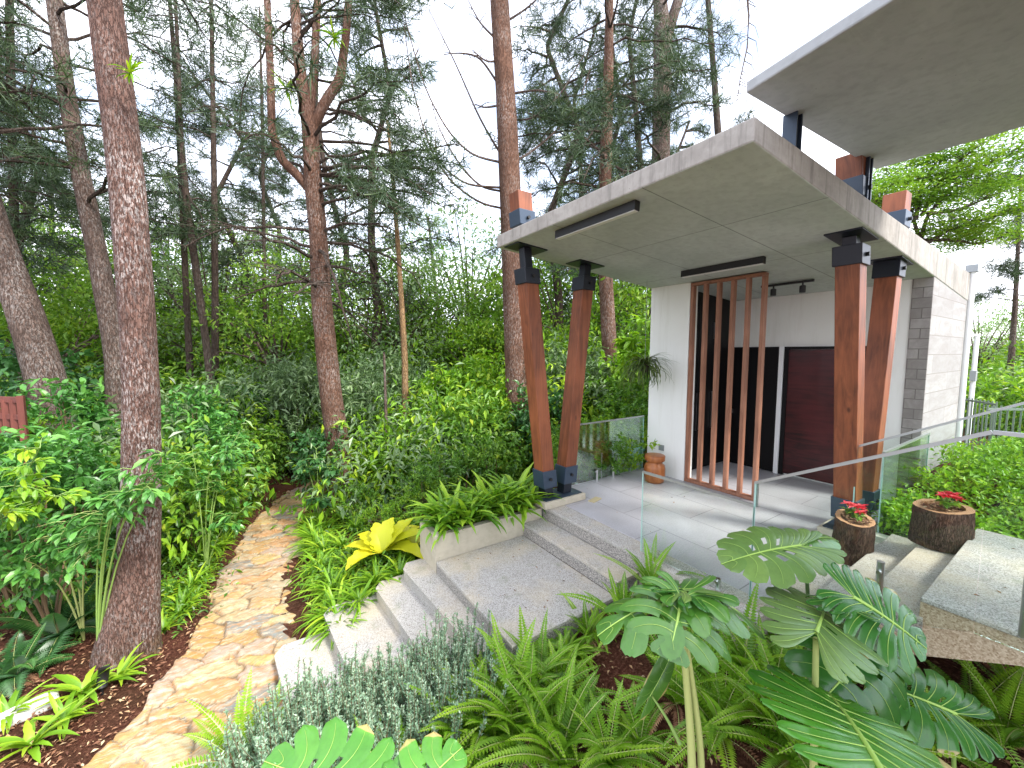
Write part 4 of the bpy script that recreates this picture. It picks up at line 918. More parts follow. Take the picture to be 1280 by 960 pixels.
named_tree('pine_tree', 'slim half bare pine at the far right beyond the bar fence',
    [(1257, 520, 11), (1264, 450, 10), (1269, 380, 8), (1273, 300, 6), (1276, 220, 4)], 15, 'bark_grey', seed=33, sides=10, limbs=[(3, 11, 24, 1.0, 2.2, -.1, .4, .8, .4, None, 0)])
# bare drooping limbs of the tall pine
tp = [o for o in COL.objects if o.get('label', '').startswith('tall straight pine')][0]
mb = MB()
def pxl(lst, hd, r0):
    n = len(lst); P = [np.array(at(a, b, hd + c)) - np.array(tp.location) for a, b, c in lst]; u = np.linspace(0, n - 1, n * 4); Q = np.stack([np.interp(u, range(n), np.array(P)[:, k]) for k in range(3)], -1)
    for _ in range(3): Q[1:-1] = (Q[:-2] + 2 * Q[1:-1] + Q[2:]) / 4
    mb.tube(Q, np.linspace(r0, r0 * .3, len(Q)), 5)
    r_ = np.random.default_rng(int(lst[0][1]))
    for k in range(5):
        i = r_.integers(5, len(Q) - 2); d = r_.normal(size=3); d /= np.linalg.norm(d); mb.tube([Q[i], Q[i] + d * .2 + (0, 0, .05), Q[i] + d * .42], [r0 * .3, r0 * .2, r0 * .1], 4)
for l_ in ([(636, 205, 0), (590, 195, -.2), (560, 165, -.4), (530, 110, -.6), (500, 0, -.8)], [(636, 210, 0), (600, 150, .2), (570, 80, .4), (535, 10, .5)], [(638, 262, 0), (600, 255, 0), (560, 225, -.3), (535, 180, -.5), (515, 110, -.6), (505, 30, -.6)],
           [(636, 240, 0), (600, 235, .2), (570, 200, .3), (548, 160, .3), (540, 130, .3)], [(632, 120, 0), (600, 70, 0), (575, 66, 0), (555, 68, 0)], [(636, 235, 0), (585, 232, -.3), (560, 215, -.5), (543, 195, -.6), (545, 165, -.6)],
           [(634, 150, 0), (665, 150, .3), (700, 120, .5), (735, 60, .6)], [(638, 205, 0), (665, 190, 0), (700, 160, .3), (725, 125, .4), (738, 85, .5)], [(634, 118, 0), (672, 112, 0), (700, 118, 0)], [(632, 60, 0), (600, 30, 0), (585, 0, 0)],
           [(628, 30, 0), (660, 10, 0), (690, -20, 0)], [(630, 75, 0), (608, 78, -.2), (590, 62, -.3)], [(633, 130, 0), (605, 135, 0), (594, 130, 0)]):
    pxl(l_, 10.6, .034)
mb.obj('branches', 'bark_grey', tp)
# a hanging dead bough above the roof, carried by a conifer above the frame
hb = named_tree('pine_tree', 'distant pine right of the forked-top pine with a dead hanging bough', [(905, 420, 12), (903, 300, 12), (900, 200, 10), (893, 100, 8), (885, 0, 7)], 17, 'bark_dark', seed=36, sides=10, top=3,
    limbs=[(7, 11, 10, 1.2, 2.2, -.1, .6, .9, .3, None, 0)])
o, b0, Q, R_ = hb; mb = MB(); r_ = np.random.default_rng(3)
L = [np.array(at(a, b, 17)) - b0 for a, b in ((893, -60), (915, -70), (932, -30), (936, 20), (934, 60), (925, 100), (922, 125))]; mb.tube(L, np.linspace(.06, .015, 7), 5)
for k in range(26):
    i = r_.integers(2, 6); q = L[i] + (L[i + 1] - L[i]) * r_.uniform(0, 1) if i < 6 else L[i]; s_ = r_.choice([-1, 1]); e = np.array([RX, RY, 0]) * s_ * r_.uniform(.2, .9); mb.tube([q, q + e * .5 + (0, 0, -.15), q + e * .8 + (0, 0, -r_.uniform(.5, 1.2))], [.018, .012, .006], 3)
mb.obj('dead_bough', 'bark_grey', o)

# ---------------------------------------------------------------- shared background pines
def pine_kit(seed, H=17, zlo=6.5, n=34, dens=.55):
    r_ = np.random.default_rng(seed); P = [(0, 0, -.6), (0, 0, H / 6)] + [(r_.normal() * .09 * k, r_.normal() * .09 * k, H * k / 6) for k in range(2, 7)]
    tm, Q, R_ = trunk_mb(P, np.linspace(.20, .05, 7), 10, .04, seed, False); mb, ms = MB(), MB()
    for k in range(n):
        z = zlo + (H - zlo) * (k + r_.uniform(0, 1)) / n; i = np.argmin(np.abs(Q[:, 2] - z)); L = 2.9 * (1 - .65 * (z - zlo) / (H - zlo)) * r_.uniform(.6, 1.15)
        limb(mb, ms, Q[i], r_.uniform(0, 6.28), r_.uniform(-.35, .6), r_.uniform(.2, 1.1), L, .045, r_, dens, .34, .2, 11, NT[1])
    return {'trunk': tm.mesh('trunk', 'bark_dark', True), 'branches': ms.mesh('branches', 'bark_dark'), 'foliage': mb.mesh('foliage', 'leaf_needle')}
PK = [pine_kit(61), pine_kit(62, 15, 5.5, 36, .65), pine_kit(63, 18, 7.5, 32, .5)]
BGP = [(45, 14, 0), (90, 21, 1), (190, 18, 1), (300, 17, 0), (352, 22, 1), (425, 18, 2), (462, 14.5, 1), (-30, 12, 2), (700, 15.5, 0), (720, 21, 2), (742, 18, 1), (790, 17, 2), (855, 20, 1), (-70, 9, 0), (245, 27, 1)]
for i, (px_, hd, k) in enumerate(BGP):
    p = at(px_, 440, hd); g = ground(p.x, p.y); s_ = rng.uniform(.9, 1.15)
    nm = ['dark limbed', 'dense drooping', 'high crowned'][k]; q = (p.x, p.y, 2.2)
    place('pine_tree', PK[k], (p.x, p.y, g), rng.uniform(0, 6.28), s_, lab('background %s pine' % nm, (p.x, p.y, 4.5)), 'tree', 'dark pines filling the woods behind')

# broad crowned trees
def round_tree(seed, H=6, rx=2.2, mat='leaf_canopy', leaf=.17, clumps=150, per=34, asp=.45, base=.35, flat=1.0):
    r_ = np.random.default_rng(seed); mb, ms = MB(), MB(); cz = H * (1 + base) / 2; rz = H * (1 - base) / 2 * flat
    d = rdir(clumps, r_); rad = r_.uniform(.25, 1, clumps) ** .5 * (1 + .35 * vnoise(d * 1.5, seed, 2)); C_ = d * rad[:, None] * (rx, rx, rz) + (0, 0, cz)
    for k in range(clumps):
        m_ = int(per * r_.uniform(.5, 1.3)); pos = C_[k] + r_.normal(size=(m_, 3)) * (leaf * 1.9, leaf * 1.9, leaf * 1.0); L = leaf * r_.uniform(.6, 1.2, m_)
        mb.inst(*LEAF4, pos, frames(rdir(m_, r_) + d[k] * .5, rdir(m_, r_) * .6 + (0, 0, 1)), np.stack([L * asp, L, L], -1), np.clip(r_.uniform(.2, .8) + r_.normal(size=m_) * .12, 0, 1))
    tm = MB(); tm.tube([(0, 0, -.5), (.05, .05, H * .3), (-.05, 0, H * .55)], [.14, .10, .07], 8)
    for k in range(26):
        c = C_[r_.integers(clumps)]; b = np.array([0, 0, H * r_.uniform(.25, .5)]); m1 = np.array([c[0] * .4, c[1] * .4, (b[2] + c[2]) * .45 + .2 * H * .5]); s = np.linspace(0, 1, 7)[:, None]
        ms.tube((1 - s) ** 2 * b + 2 * s * (1 - s) * m1 + s ** 2 * c, np.linspace(.05, .01, 7), 4, False)
    return {'trunk': tm.mesh('trunk', 'bark_grey', True), 'branches': ms.mesh('branches', 'bark_grey'), 'foliage': mb.mesh('foliage', mat)}
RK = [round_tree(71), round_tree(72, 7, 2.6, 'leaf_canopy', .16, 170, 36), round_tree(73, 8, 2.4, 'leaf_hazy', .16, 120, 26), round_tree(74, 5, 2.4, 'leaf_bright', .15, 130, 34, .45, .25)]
BGT = [(590, 20, 2, 1.0), (628, 24, 2, .95), (480, 17, 1, .75), (520, 19, 0, .8), (555, 22, 3, .75), (440, 20, 3, .9), (350, 15, 0, .8), (300, 18, 3, .95), (232, 17, 1, .9), (385, 22, 1, 1.0), (180, 20, 0, 1), (100, 18, 1, .95), (60, 13, 0, .8), (40, 22, 3, 1.1), (-10, 16, 1, 1),
       (715, 16, 0, .95), (750, 20, 1, 1.0), (795, 15, 3, .8), (690, 24, 2, 1.1), (800, 26, 2, 1.2), (1225, 22, 0, .62), (1290, 24, 3, .6), (1250, 34, 1, .6), (1330, 20, 1, .7), (1190, 30, 0, .6), (640, 17, 0, .8), (1225, 17, 2, .62), (455, 16, 1, .75), (500, 15, 2, .75), (530, 17, 1, .8), (570, 18, 0, .85), (602, 15, 3, .75), (400, 17, 3, .8), (330, 19, 2, .9), (270, 16, 2, .8), (150, 16, 3, .85), (210, 20, 2, 1), (15, 15, 3, .85), (1285, 19, 1, .62), (1262, 26, 2, .7), (725, 14, 3, .7), (780, 18, 2, .9)]
KN = ['green leafy', 'spreading mid green', 'pale grey green', 'bright lime green']
for i, (px_, hd, k, s_) in enumerate(BGT):
    p = at(px_, 440, hd); g = ground(p.x, p.y)
    place('leafy_tree', RK[k], (p.x, p.y, g), rng.uniform(0, 6.28), s_ * (1.5 if px_ < 900 else 1.15), lab('%s background tree' % KN[k], (p.x, p.y, 2.6)), 'tree', 'leafy trees beyond the undergrowth')

# flat topped tree at the right
o = empty('umbrella_tree', at(1150, 520, 13), 'wide flat crowned light green tree above the end wall at upper right', 'tree'); b0 = np.array(o.location)
P, rr = px_trunk([(1150, 545, 16), (1146, 450, 15), (1150, 350, 13), (1150, 300, 11)], 13); MB().tube(np.array(P) - b0, rr, 10).obj('trunk', 'bark_grey', o, True)
ms, mb = MB(), MB(); r_ = np.random.default_rng(91)
bo = [[(1150, 300), (1160, 268), (1190, 235), (1235, 205), (1290, 185)], [(1150, 300), (1138, 262), (1130, 232), (1110, 215)], [(1160, 268), (1200, 262), (1250, 240), (1310, 215)], [(1150, 310), (1185, 288), (1225, 276), (1275, 262)], [(1152, 270), (1170, 235), (1195, 205), (1230, 175)], [(1150, 300), (1190, 300), (1220, 305), (1250, 298)], [(1145, 275), (1150, 240), (1165, 210), (1180, 190)], [(1138, 262), (1110, 255), (1085, 250)]]
for l_ in bo:
    dz = r_.uniform(-1.6, 1.6); n = len(l_); Q = np.array([np.array(at(a, b, 13 + dz * k / (n - 1))) - b0 for k, (a, b) in enumerate(l_)]); u = np.linspace(0, n - 1, 16); Q = np.stack([np.interp(u, range(n), Q[:, c]) for c in range(3)], -1)
    ms.tube(Q, np.linspace(.06, .015, 16), 5, False)
    for k in range(44):
        i = r_.integers(4, 16); q = Q[i] + np.array([RX, RY, 0]) * r_.normal() * .55 + np.array([FX, FY, 0]) * r_.normal() * .7 + (0, 0, r_.uniform(-.1, .35)); ms.tube([Q[i], (Q[i] + q) / 2 + (0, 0, .1), q], [.014, .01, .005], 3, False)
        m_ = 70; pos = q + r_.normal(size=(m_, 3)) * (.28, .28, .08); Lf_ = .13 * r_.uniform(.6, 1.2, m_)
        mb.inst(*LEAF4, pos, frames(rdir(m_, r_) * (1, 1, .3), rdir(m_, r_) * .4 + (0, 0, 1)), np.stack([Lf_ * .4, Lf_, Lf_], -1), np.clip(r_.uniform(.3, .8) + r_.normal(size=m_) * .12, 0, 1))
ms.obj('boughs', 'bark_grey', o); mb.obj('foliage', 'leaf_canopy', o)

# distant wood: one mass
mb = MB(); r_ = np.random.default_rng(5)
for k in range(240):
    px_ = r_.uniform(-250, 1500); hd = r_.uniform(26, 60)
    if 820 < px_ < 1120: continue
    p = at(px_, 440, hd); g = ground(p.x, p.y); H_ = r_.uniform(3.5, 8.5) if px_ < 1100 else r_.uniform(2.0, 3.2) + (.8 if px_ > 1300 else 0)
    if px_ > 1100 : g = -.6
    cl = 26; d = rdir(cl, r_); C_ = d * (2.4, 2.4, H_ * .38) * r_.uniform(.4, 1, (cl, 1)) + np.array([p.x, p.y, g + H_ * .6]); v0 = r_.uniform(.2, .8)
    m_ = cl * 34; pos = np.repeat(C_, 34, 0) + r_.normal(size=(m_, 3)) * .5; L = .42 * r_.uniform(.6, 1.2, m_)
    mb.inst(*LEAF4, pos, frames(rdir(m_, r_), rdir(m_, r_) * .6 + (0, 0, 1)), np.stack([L * .5, L, L], -1), np.clip(v0 + r_.normal(size=m_) * .12, 0, 1))
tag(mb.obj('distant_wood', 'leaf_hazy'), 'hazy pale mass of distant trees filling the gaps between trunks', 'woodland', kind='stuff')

# ---------------------------------------------------------------- undergrowth mass
def blocked(x, y, pad=.35):
    c, h = path_c(min(max(y, 1.5), 12.2))
    if y < 12.6 and abs(x - c) < h + pad: return True
    if .0 < x < 10.4 and -4 < y < 5.15 + pad * .5: return True
    if 10.3 < x < 12 and y < 2: return True
    return False
mb, mg, mk = MB(), MB(), MB(); r_ = np.random.default_rng(8); cnt = 0
while cnt < 470:
    px_ = r_.uniform(-140, 830) if cnt < 430 else r_.uniform(1150, 1420); hd = r_.uniform(5.2, 24) ; p = at(px_, 440, hd)
    if blocked(p.x, p.y, .7): continue
    if p.x > .3 and p.y < 8.2 and hd < 9.5: continue
    if (hd < 8 and px_ > 205) or (px_ > 1100 and hd < 10.5): continue
    cnt += 1
    g = ground(p.x, p.y); H_ = r_.uniform(.45, 1) * min(1.4 + .27 * (hd - 4), 5.5) * (1.15 if px_ > 650 else 1) * (.5 if px_ > 1100 else 1)
    rx_ = r_.uniform(.6, 1.1) * (1 + hd / 25); leaf = .145 + hd * .008; cl = int(34 + 10 * H_); per = 17
    d = rdir(cl, r_); C_ = d * (rx_, rx_, H_ * .5) * (r_.uniform(.3, 1, (cl, 1)) ** .5) + np.array([p.x, p.y, g + H_ * .5]); m_ = cl * per
    C2 = np.repeat(C_, per, 0); dd = np.repeat(d, per, 0); pos = C2 + r_.normal(size=(m_, 3)) * leaf * 1.1; L = leaf * r_.uniform(.6, 1.25, m_)
    t_ = (mb, mg, mk)[r_.choice(3, p=[.34, .40, .26])]
    t_.inst(*LEAF4, pos, frames(dd * .5 + rdir(m_, r_) * .8 - np.array([0, 0, .35]), rdir(m_, r_) * .5 + (0, 0, 1)), np.stack([L * .34, L, L], -1), np.clip(np.repeat(r_.uniform(.15, .85, cl), per) + r_.normal(size=m_) * .1, 0, 1))
tag(mb.obj('undergrowth', 'leaf_shrub'), 'dense mid green leafy undergrowth filling the woodland floor', 'undergrowth', kind='stuff')
tag(mg.obj('undergrowth', 'leaf_grey'), 'grey green long-leaved undergrowth mixed through the woodland floor', 'undergrowth', kind='stuff')
tag(mk.obj('undergrowth', 'leaf_bright'), 'lighter lime green patches of undergrowth between the darker bushes', 'undergrowth', kind='stuff')

# ---------------------------------------------------------------- individual shrubs
SH = {'ovate': shrub(101, .62, 2.4, 95, 15, .15, .42, 'leaf_mint', .45, LEAFT, .05, 8), 'mixed': shrub(102, .55, 1.7, 75, 16, .13, .45, 'leaf_shrub', .4, LEAFT, .05, 7),
      'long': shrub(103, .7, 3.0, 110, 20, .20, .24, 'leaf_grey', .55, LEAFT, .1, 8), 'bright': shrub(104, .8, 2.7, 110, 18, .20, .36, 'leaf_bright', .5, LEAFT, .15, 8),
      'round': shrub(105, .5, 1.1, 80, 18, .085, .5, 'leaf_shrub', .2, LEAF4, .05, 7), 'lime': shrub(106, .5, .9, 90, 18, .07, .5, 'leaf_bright', .2, LEAF4, .0, 7), 'dark': shrub(107, .45, 2.0, 80, 16, .12, .5, 'leaf_shrub_dark', .4, LEAFT, .1, 7)}
DS = {'ovate': 'tall bush with drooping fresh green oval leaves', 'mixed': 'leafy mid green bush', 'long': 'tall grey green bush with long narrow leaves', 'bright': 'tall bright green large-leaved bush',
      'round': 'low rounded green bush', 'lime': 'low lime green bush', 'dark': 'dark green upright bush'}
def put(kind, px_, hd, s_=1.0, zo=0, label=None):
    p = at(px_, 440, hd); g = ground(p.x, p.y) + zo
    return place('shrub', SH[kind], (p.x, p.y, g - .03), rng.uniform(0, 6.28), s_, label or lab(DS[kind], (p.x, p.y, g + .8 * s_)), 'shrub', 'shrubs along the path and terrace')
for a in (('ovate', 30, 4.3, .90), ('ovate', -15, 4.7, .9), ('ovate', 70, 5.0, .9), ('mixed', 100, 5.6, 1.1), ('ovate', 75, 6.6, 1.1), ('mixed', -20, 5.6, 1.0), ('mixed', 118, 6.6, 1.0), ('dark', 20, 7.6, 1.75), ('mixed', 230, 6.4, .95), ('ovate', 262, 7.4, .9),
          ('mixed', 292, 8.6, .95), ('mixed', 315, 9.8, 1.0), ('ovate', 240, 8.4, 1.05), ('dark', 300, 11, 1.3), ('dark', 395, 8.6, .95), ('dark', 412, 9.3, .8), ('long', 350, 12.5, 1.1), ('long', 375, 11.5, 1.1), ('long', 455, 10.2, 1.0), ('long', 480, 11.6, 1.15), ('long', 530, 12, 1.1), ('bright', 560, 11.2, 1.15),
          ('bright', 600, 12.2, 1.3), ('bright', 620, 10.9, 1.0), ('mixed', 545, 9.4, 1.0), ('mixed', 590, 9.2, 1.1), ('mixed', 510, 9.0, .9), ('long', 690, 11, 1.2), ('bright', 700, 12.6, 1.3), ('long', 735, 10.8, 1.1), ('bright', 745, 12.4, 1.2), ('bright', 790, 10.6, 1.15), ('mixed', 800, 9.6, 1.3), ('dark', 680, 9.6, 1.3),
          ('lime', 735, 8.0, 1.2), ('lime', 765, 7.6, 1.2), ('lime', 790, 7.7, 1.3), ('round', 715, 7.4, 1.0), ('round', 750, 7.2, .95), ('lime', 775, 8.5, 1.5), ('round', 800, 8.6, 1.5), ('lime', 722, 8.8, 1.4), ('round', 525, 6.9, .75), ('lime', 470, 6.6, .6), ('lime', 500, 6.5, .6), ('round', 545, 7.6, .9), ('round', 440, 7.4, .7), ('lime', 530, 7.2, .7), ('round', 580, 8.0, 1.0), ('mixed', 620, 8.6, .9)):
    put(*a)
# sapling with a spray of fresh leaves across the big trunk, and the ones left of it
def spray_plant(base, tips, leaf, n, mat, label, seed, asp=.38, smat='stem_green'):
    r_ = np.random.default_rng(seed); o = empty('sapling', base, label, 'sapling'); ms, mb = MB(), MB(); b = np.array(base)
    for tpt in tips:
        c = np.array(tpt) - b; m1 = np.array([c[0] * .3, c[1] * .3, c[2] * .75]); s = np.linspace(0, 1, 9)[:, None]; P = 2 * s * (1 - s) * m1 + s ** 2 * c; ms.tube(P, np.linspace(.011, .004, 9), 6, False)
        for w_ in range(n):
            t = r_.uniform(.72, 1.02); q = np.array([np.interp(t * 8, range(9), P[:, k]) for k in range(3)]); az = r_.uniform(0, 6.28); ex = r_.uniform(.06, .3); e = q + np.array([math.cos(az), math.sin(az), r_.uniform(-.2, .25)]) * ex
            ms.tube([q, (q + e) / 2 + (0, 0, .02), e], [.004, .003, .002], 4, False)
            m_ = 7; u = r_.uniform(.2, 1.05, m_)[:, None]; d = (e - q) / ex * .8 + rdir(m_, r_) * .7 - np.array([0, 0, .4]); L = leaf * r_.uniform(.7, 1.2, m_)
            mb.inst(*LEAFT, q + (e - q) * u, frames(d, rdir(m_, r_) * .3 + (0, 0, 1)), np.stack([L * asp, L, L], -1), np.clip(r_.normal(.5, .2, m_), 0, 1))
    mb.obj('leaves', mat, o); ms.obj('stems', smat, o, True); return o
g = ground_at(150, 800)
spray_plant((g.x - .1, g.y - .35, g.z), [at(165, 585, 3.65), at(205, 565, 3.7), at(228, 575, 3.75), at(150, 615, 3.6), at(190, 600, 3.55), at(130, 640, 3.7)], .135, 8, 'leaf_mint', 'sapling spreading fresh green leaf sprays across the big lichen-flecked trunk', 5)
spray_plant(tuple(ground_at(105, 800)), [at(110, 690, 3.8), at(60, 670, 3.9), at(90, 645, 4.0), at(30, 700, 3.8)], .12, 9, 'leaf_mint', 'thin stemmed sapling left of the big trunk over the dark fern', 6, smat='stem_pale')
spray_plant(tuple(ground_at(20, 770)), [at(20, 600, 3.6), at(50, 560, 3.8), at(0, 640, 3.4), at(70, 620, 3.7)], .12, 10, 'leaf_bright', 'bushy sapling with coloured young leaves at the left edge', 7)
spray_plant(tuple(ground_at(258, 720)), [at(262, 590, 5.6), at(285, 560, 5.9), at(300, 640, 5.7), at(240, 560, 5.7), at(300, 540, 6.0)], .14, 8, 'leaf_mint', 'sapling overhanging the left side of the path beyond the big trunk', 8)
spray_plant(tuple(ground_at(400, 660)), [at(395, 560, 7.6), at(380, 575, 7.7), at(412, 585, 7.5), at(402, 620, 7.5)], .15, 8, 'leaf_shrub_dark', 'slender dark leaved sapling just left of the forked pine', 9, .5)
o = spray_plant(tuple(ground_at(806, 600) + Vector((1.4, 2.2, 0))), [at(800, 420, 8.3), at(790, 440, 8.2), at(812, 400, 8.4), at(798, 400, 8.4)], .26, 9, 'leaf_bright', 'large leaved bright tree behind the hanging fern at the white wall', 10, .42)
# orange young leaves in the left bushes
mb = MB(); m_ = 60; pos = np.array([at(rng.uniform(-10, 85), rng.uniform(540, 640), rng.uniform(3.3, 3.9)) for _ in range(m_)])

# ---------------------------------------------------------------- ferns, tufts, rosemary
FK = [sword_fern(201), sword_fern(202, 14, .60, .058, 34, 1.25), sword_fern(203, 19, .45, .055, 26, 1.05), sword_fern(204, 12, .62, .07, 34, 1.35)]
FD = sword_fern(205, 16, .75, .15, 30, 1.0, 'leaf_shrub_dark')
SK = [strap_fern(211, 36, .42, .026, 'leaf_strap', 1.45, (.7, 2.0)), strap_fern(212, 36, .38, .022, 'leaf_fern', 1.45, (.6, 2.0)), strap_fern(213, 30, .48, .030, 'leaf_fern', 1.45, (.7, 1.8))]
SB = [strap_fern(221, 20, .42, .026, 'leaf_bright', 1.25, (.8, 1.6)), strap_fern(222, 48, .42, .013, 'leaf_fern', 1.35, (.8, 2.1)), strap_fern(223, 44, .40, .015, 'leaf_bright', 1.35, (.8, 2.2))]
RM = [rosemary(231), rosemary(232, 90, .6), rosemary(233, 70, .48)]
FA = ['feathery sword fern', 'upright sword fern', 'compact sword fern', 'tall narrow sword fern']
for i, (a, b, k, s_) in enumerate(((700, 880, 0, 1.0), (640, 850, 1, 1), (590, 905, 2, 1), (530, 850, 0, 1.05), (480, 885, 2, 1.1), (560, 800, 1, 1), (620, 790, 3, 1), (680, 790, 2, .8), (655, 930, 0, 1.05), (540, 930, 2, 1.1), (800, 935, 2, .9),
        (930, 850, 3, 1.1), (965, 905, 1, 1.2), (900, 920, 0, 1), (1000, 850, 0, 1), (1255, 935, 1, 1.0), (1215, 900, 2, .9), (845, 880, 1, .9), (925, 800, 0, .9), (340, 925, 2, 1), (380, 905, 1, .9), (430, 915, 0, 1), (600, 845, 2, .9), (885, 790, 2, .9), (1040, 900, 1, 1), (990, 950, 0, 1.1), (700, 770, 1, .75), (1275, 890, 0, .9), (300, 960, 2, 1.0), (655, 800, 2, .75), (870, 840, 0, .9), (510, 815, 2, .9), (560, 860, 0, 1.0), (620, 870, 1, 1), (610, 930, 0, 1.1), (700, 960, 1, 1.1), (760, 960, 0, 1.0), (780, 790, 1, .9), (460, 930, 0, 1), (1160, 940, 0, 1), (1060, 960, 2, 1.1))):
    p = ground_at(a, b, -.7)
    if p.x > .1 and p.y > 2.6: p.y = 2.6 - .15 * rng.random(); p.z = ground(p.x, p.y)
    s_ *= rng.uniform(.85, 1.35); place('sword_fern', FK[k], tuple(p), rng.uniform(0, 6.28), s_, lab(FA[k], p), 'fern', 'sword ferns in the foreground bed')
for (a, b, k, s_) in ((600, 770, 1, .8), (650, 765, 1, .9), (720, 775, 2, .7)):
    p = ground_at(a, b, -.6); p.y = min(p.y, 2.6); p.z = ground(p.x, p.y); place('grass_tuft', SB[k], tuple(p), rng.uniform(0, 6), s_, lab('thin bladed green tuft', p), 'grass tuft', 'arching grassy tufts')
p = Vector((3.35, 2.50, -.25)); place('sword_fern', FK[1], tuple(p), 1, 1.0, 'sword fern growing against the near corner of the terrace glass', 'fern', 'sword ferns in the foreground bed')
for (a, b, k, s_) in ((40, 935, 0, .95), (105, 870, 0, 1.0), (150, 850, 0, .8), (10, 900, 0, .8), (205, 790, 0, .7), (215, 740, 0, .8), (238, 735, 0, .75), (80, 905, 0, .8)):
    p = ground_at(a, b); place('birdnest_fern', SB[k], tuple(p), rng.uniform(0, 6), s_, lab('lime green long-leaved fern', p), 'fern', 'lime green ferns left of the path')
for (a, b, s_) in ((75, 800, 1.0), (20, 850, .7)):
    p = ground_at(a, b); place('dark_fern', FD, tuple(p), rng.uniform(0, 6), s_, lab('large dark feathery fern', p), 'fern')
for i, y in enumerate(np.arange(4.95, 9.2, .24)):
    c, h = path_c(y); x = c + h + .17 + rng.uniform(0, .08)
    if y < 5.0: x = max(x, .5)
    q = Vector((x, y, ground(x, y))); k = 1 + i % 2
    place('grass_tuft', SB[k], tuple(q), rng.uniform(0, 6), rng.uniform(.75, 1.05), lab(['', 'small edging tuft', 'lime edging tuft'][k], q), 'grass tuft', 'arching grassy tufts')
for i, y in enumerate(np.arange(5.2, 9.6, .36)):
    c, h = path_c(y); x = c - h - .2 - rng.uniform(0, .1); q = Vector((x, y, ground(x, y))); k = 1 + i % 2
    if y < 6.1 and x > -1.6: continue
    place('grass_tuft', SB[k], tuple(q), rng.uniform(0, 6), rng.uniform(.6, .9), lab(['', 'small edging tuft', 'lime edging tuft'][k], q), 'grass tuft', 'arching grassy tufts')
for (a, b, k, s_) in ((365, 700, 1, 1), (385, 680, 1, 1), (405, 665, 1, 1), (425, 655, 2, 1), (445, 665, 1, 1.1), (395, 720, 1, 1), (415, 745, 1, 1), (420, 775, 2, 1), (450, 760, 1, 1), (440, 720, 2, 1), (470, 735, 1, 1), (465, 700, 2, 1.0), (500, 725, 2, .9), (500, 690, 1, 1), (520, 700, 1, .9), (375, 665, 2, .9), (430, 690, 2, 1), (490, 660, 1, .9), (520, 665, 2, .9), (405, 695, 2, 1), (455, 640, 1, .9), (425, 790, 1, .8),
        (248, 705, 2, 1), (262, 690, 1, 1), (240, 740, 2, .9), (272, 668, 2, 1), (285, 655, 1, 1), (300, 640, 2, 1), (228, 765, 2, .8), (250, 672, 1, 1.1), (312, 628, 1, .9), (232, 700, 1, 1.1), (275, 640, 2, 1.1)):
    p = ground_at(a, b, -1); c, h = path_c(p.y)
    if abs(p.x - c) < h + .1: p.x = c + (h + .14) * (1 if p.x > c else -1); p.z = ground(p.x, p.y)
    place('grass_tuft', SB[k], tuple(p), rng.uniform(0, 6), s_ * 1.25, lab(['', 'arching fine bladed tuft', 'fresh green bladed tuft'][k], p), 'grass tuft', 'arching grassy tufts')
for i, x in enumerate(np.linspace(1.96, 3.32, 9)):
    L_ = ['clump nearest the low steps', 'second clump from the steps end', 'third clump from the steps end', 'fourth clump from the steps end', 'middle clump', 'fourth clump from the V column', 'third clump from the V column', 'second clump from the V column', 'clump nearest the V column']
    for row, yy in (('front', 4.58), ('back', 4.76)):
        p = Vector((x + (.07 if row == 'back' else 0), yy, -.08))
        place('strap_fern', SK[(i + (row == 'back')) % 3], tuple(p), rng.uniform(0, 6), rng.uniform(1.1, 1.55), 'strap fern in the long planter, %s row, %s' % (row, L_[i]), 'fern', 'strap ferns in the long planter')
for i, (x, y) in enumerate(((-.02, 3.30), (.16, 3.30), (.36, 3.30), (.52, 3.28), (.70, 3.12), (.90, 3.08), (1.10, 3.06), (1.32, 2.95), (.02, 3.06), (.22, 3.04), (.44, 3.02), (.66, 2.92), (.90, 2.86), (1.14, 2.82), (.10, 2.82), (.34, 2.78), (.60, 2.70), (1.45, 2.80))):
    p = Vector((x + rng.normal() * .02, y, ground(x, y) - .02)); k = i % 3
    place('rosemary_bush', RM[k], tuple(p), rng.uniform(0, 6), [1.15, 1.25, 1.15][k] * rng.uniform(.92, 1.1), lab(['grey green rosemary bush', 'taller silvery rosemary bush', 'low grey green rosemary bush'][k], p), 'rosemary', 'rosemary bushes beside the low steps')
# yellow plant
p = ground_at(478, 712, -.9); r_ = np.random.default_rng(17); mb = MB()
for k, (az, e0, L) in enumerate(((azR + 3.1, .45, .50), (azR + 2.7, .75, .42), (azR + 2.1, 1.25, .36), (azR + 1.5, 1.3, .40), (azR + .6, 1.0, .5), (azR + .1, .75, .66), (azR - .25, .55, .60), (azR + .9, .6, .6), (azR - 2.6, .4, .34), (azR + .3, .4, .7), (azR + 3.6, .35, .4))):
    strap(mb, L, e0, 1.0, az, .105, r_, r_.uniform(.2, .9), 18, .16)
o = mb.obj('yellow_plant', 'leaf_yellow', loc=tuple(p + Vector((0, 0, .24))), smooth=True); o.scale = (1.3,) * 3; tag(o, 'broad bright yellow leaves standing out among green tufts beside the low steps', 'plant')
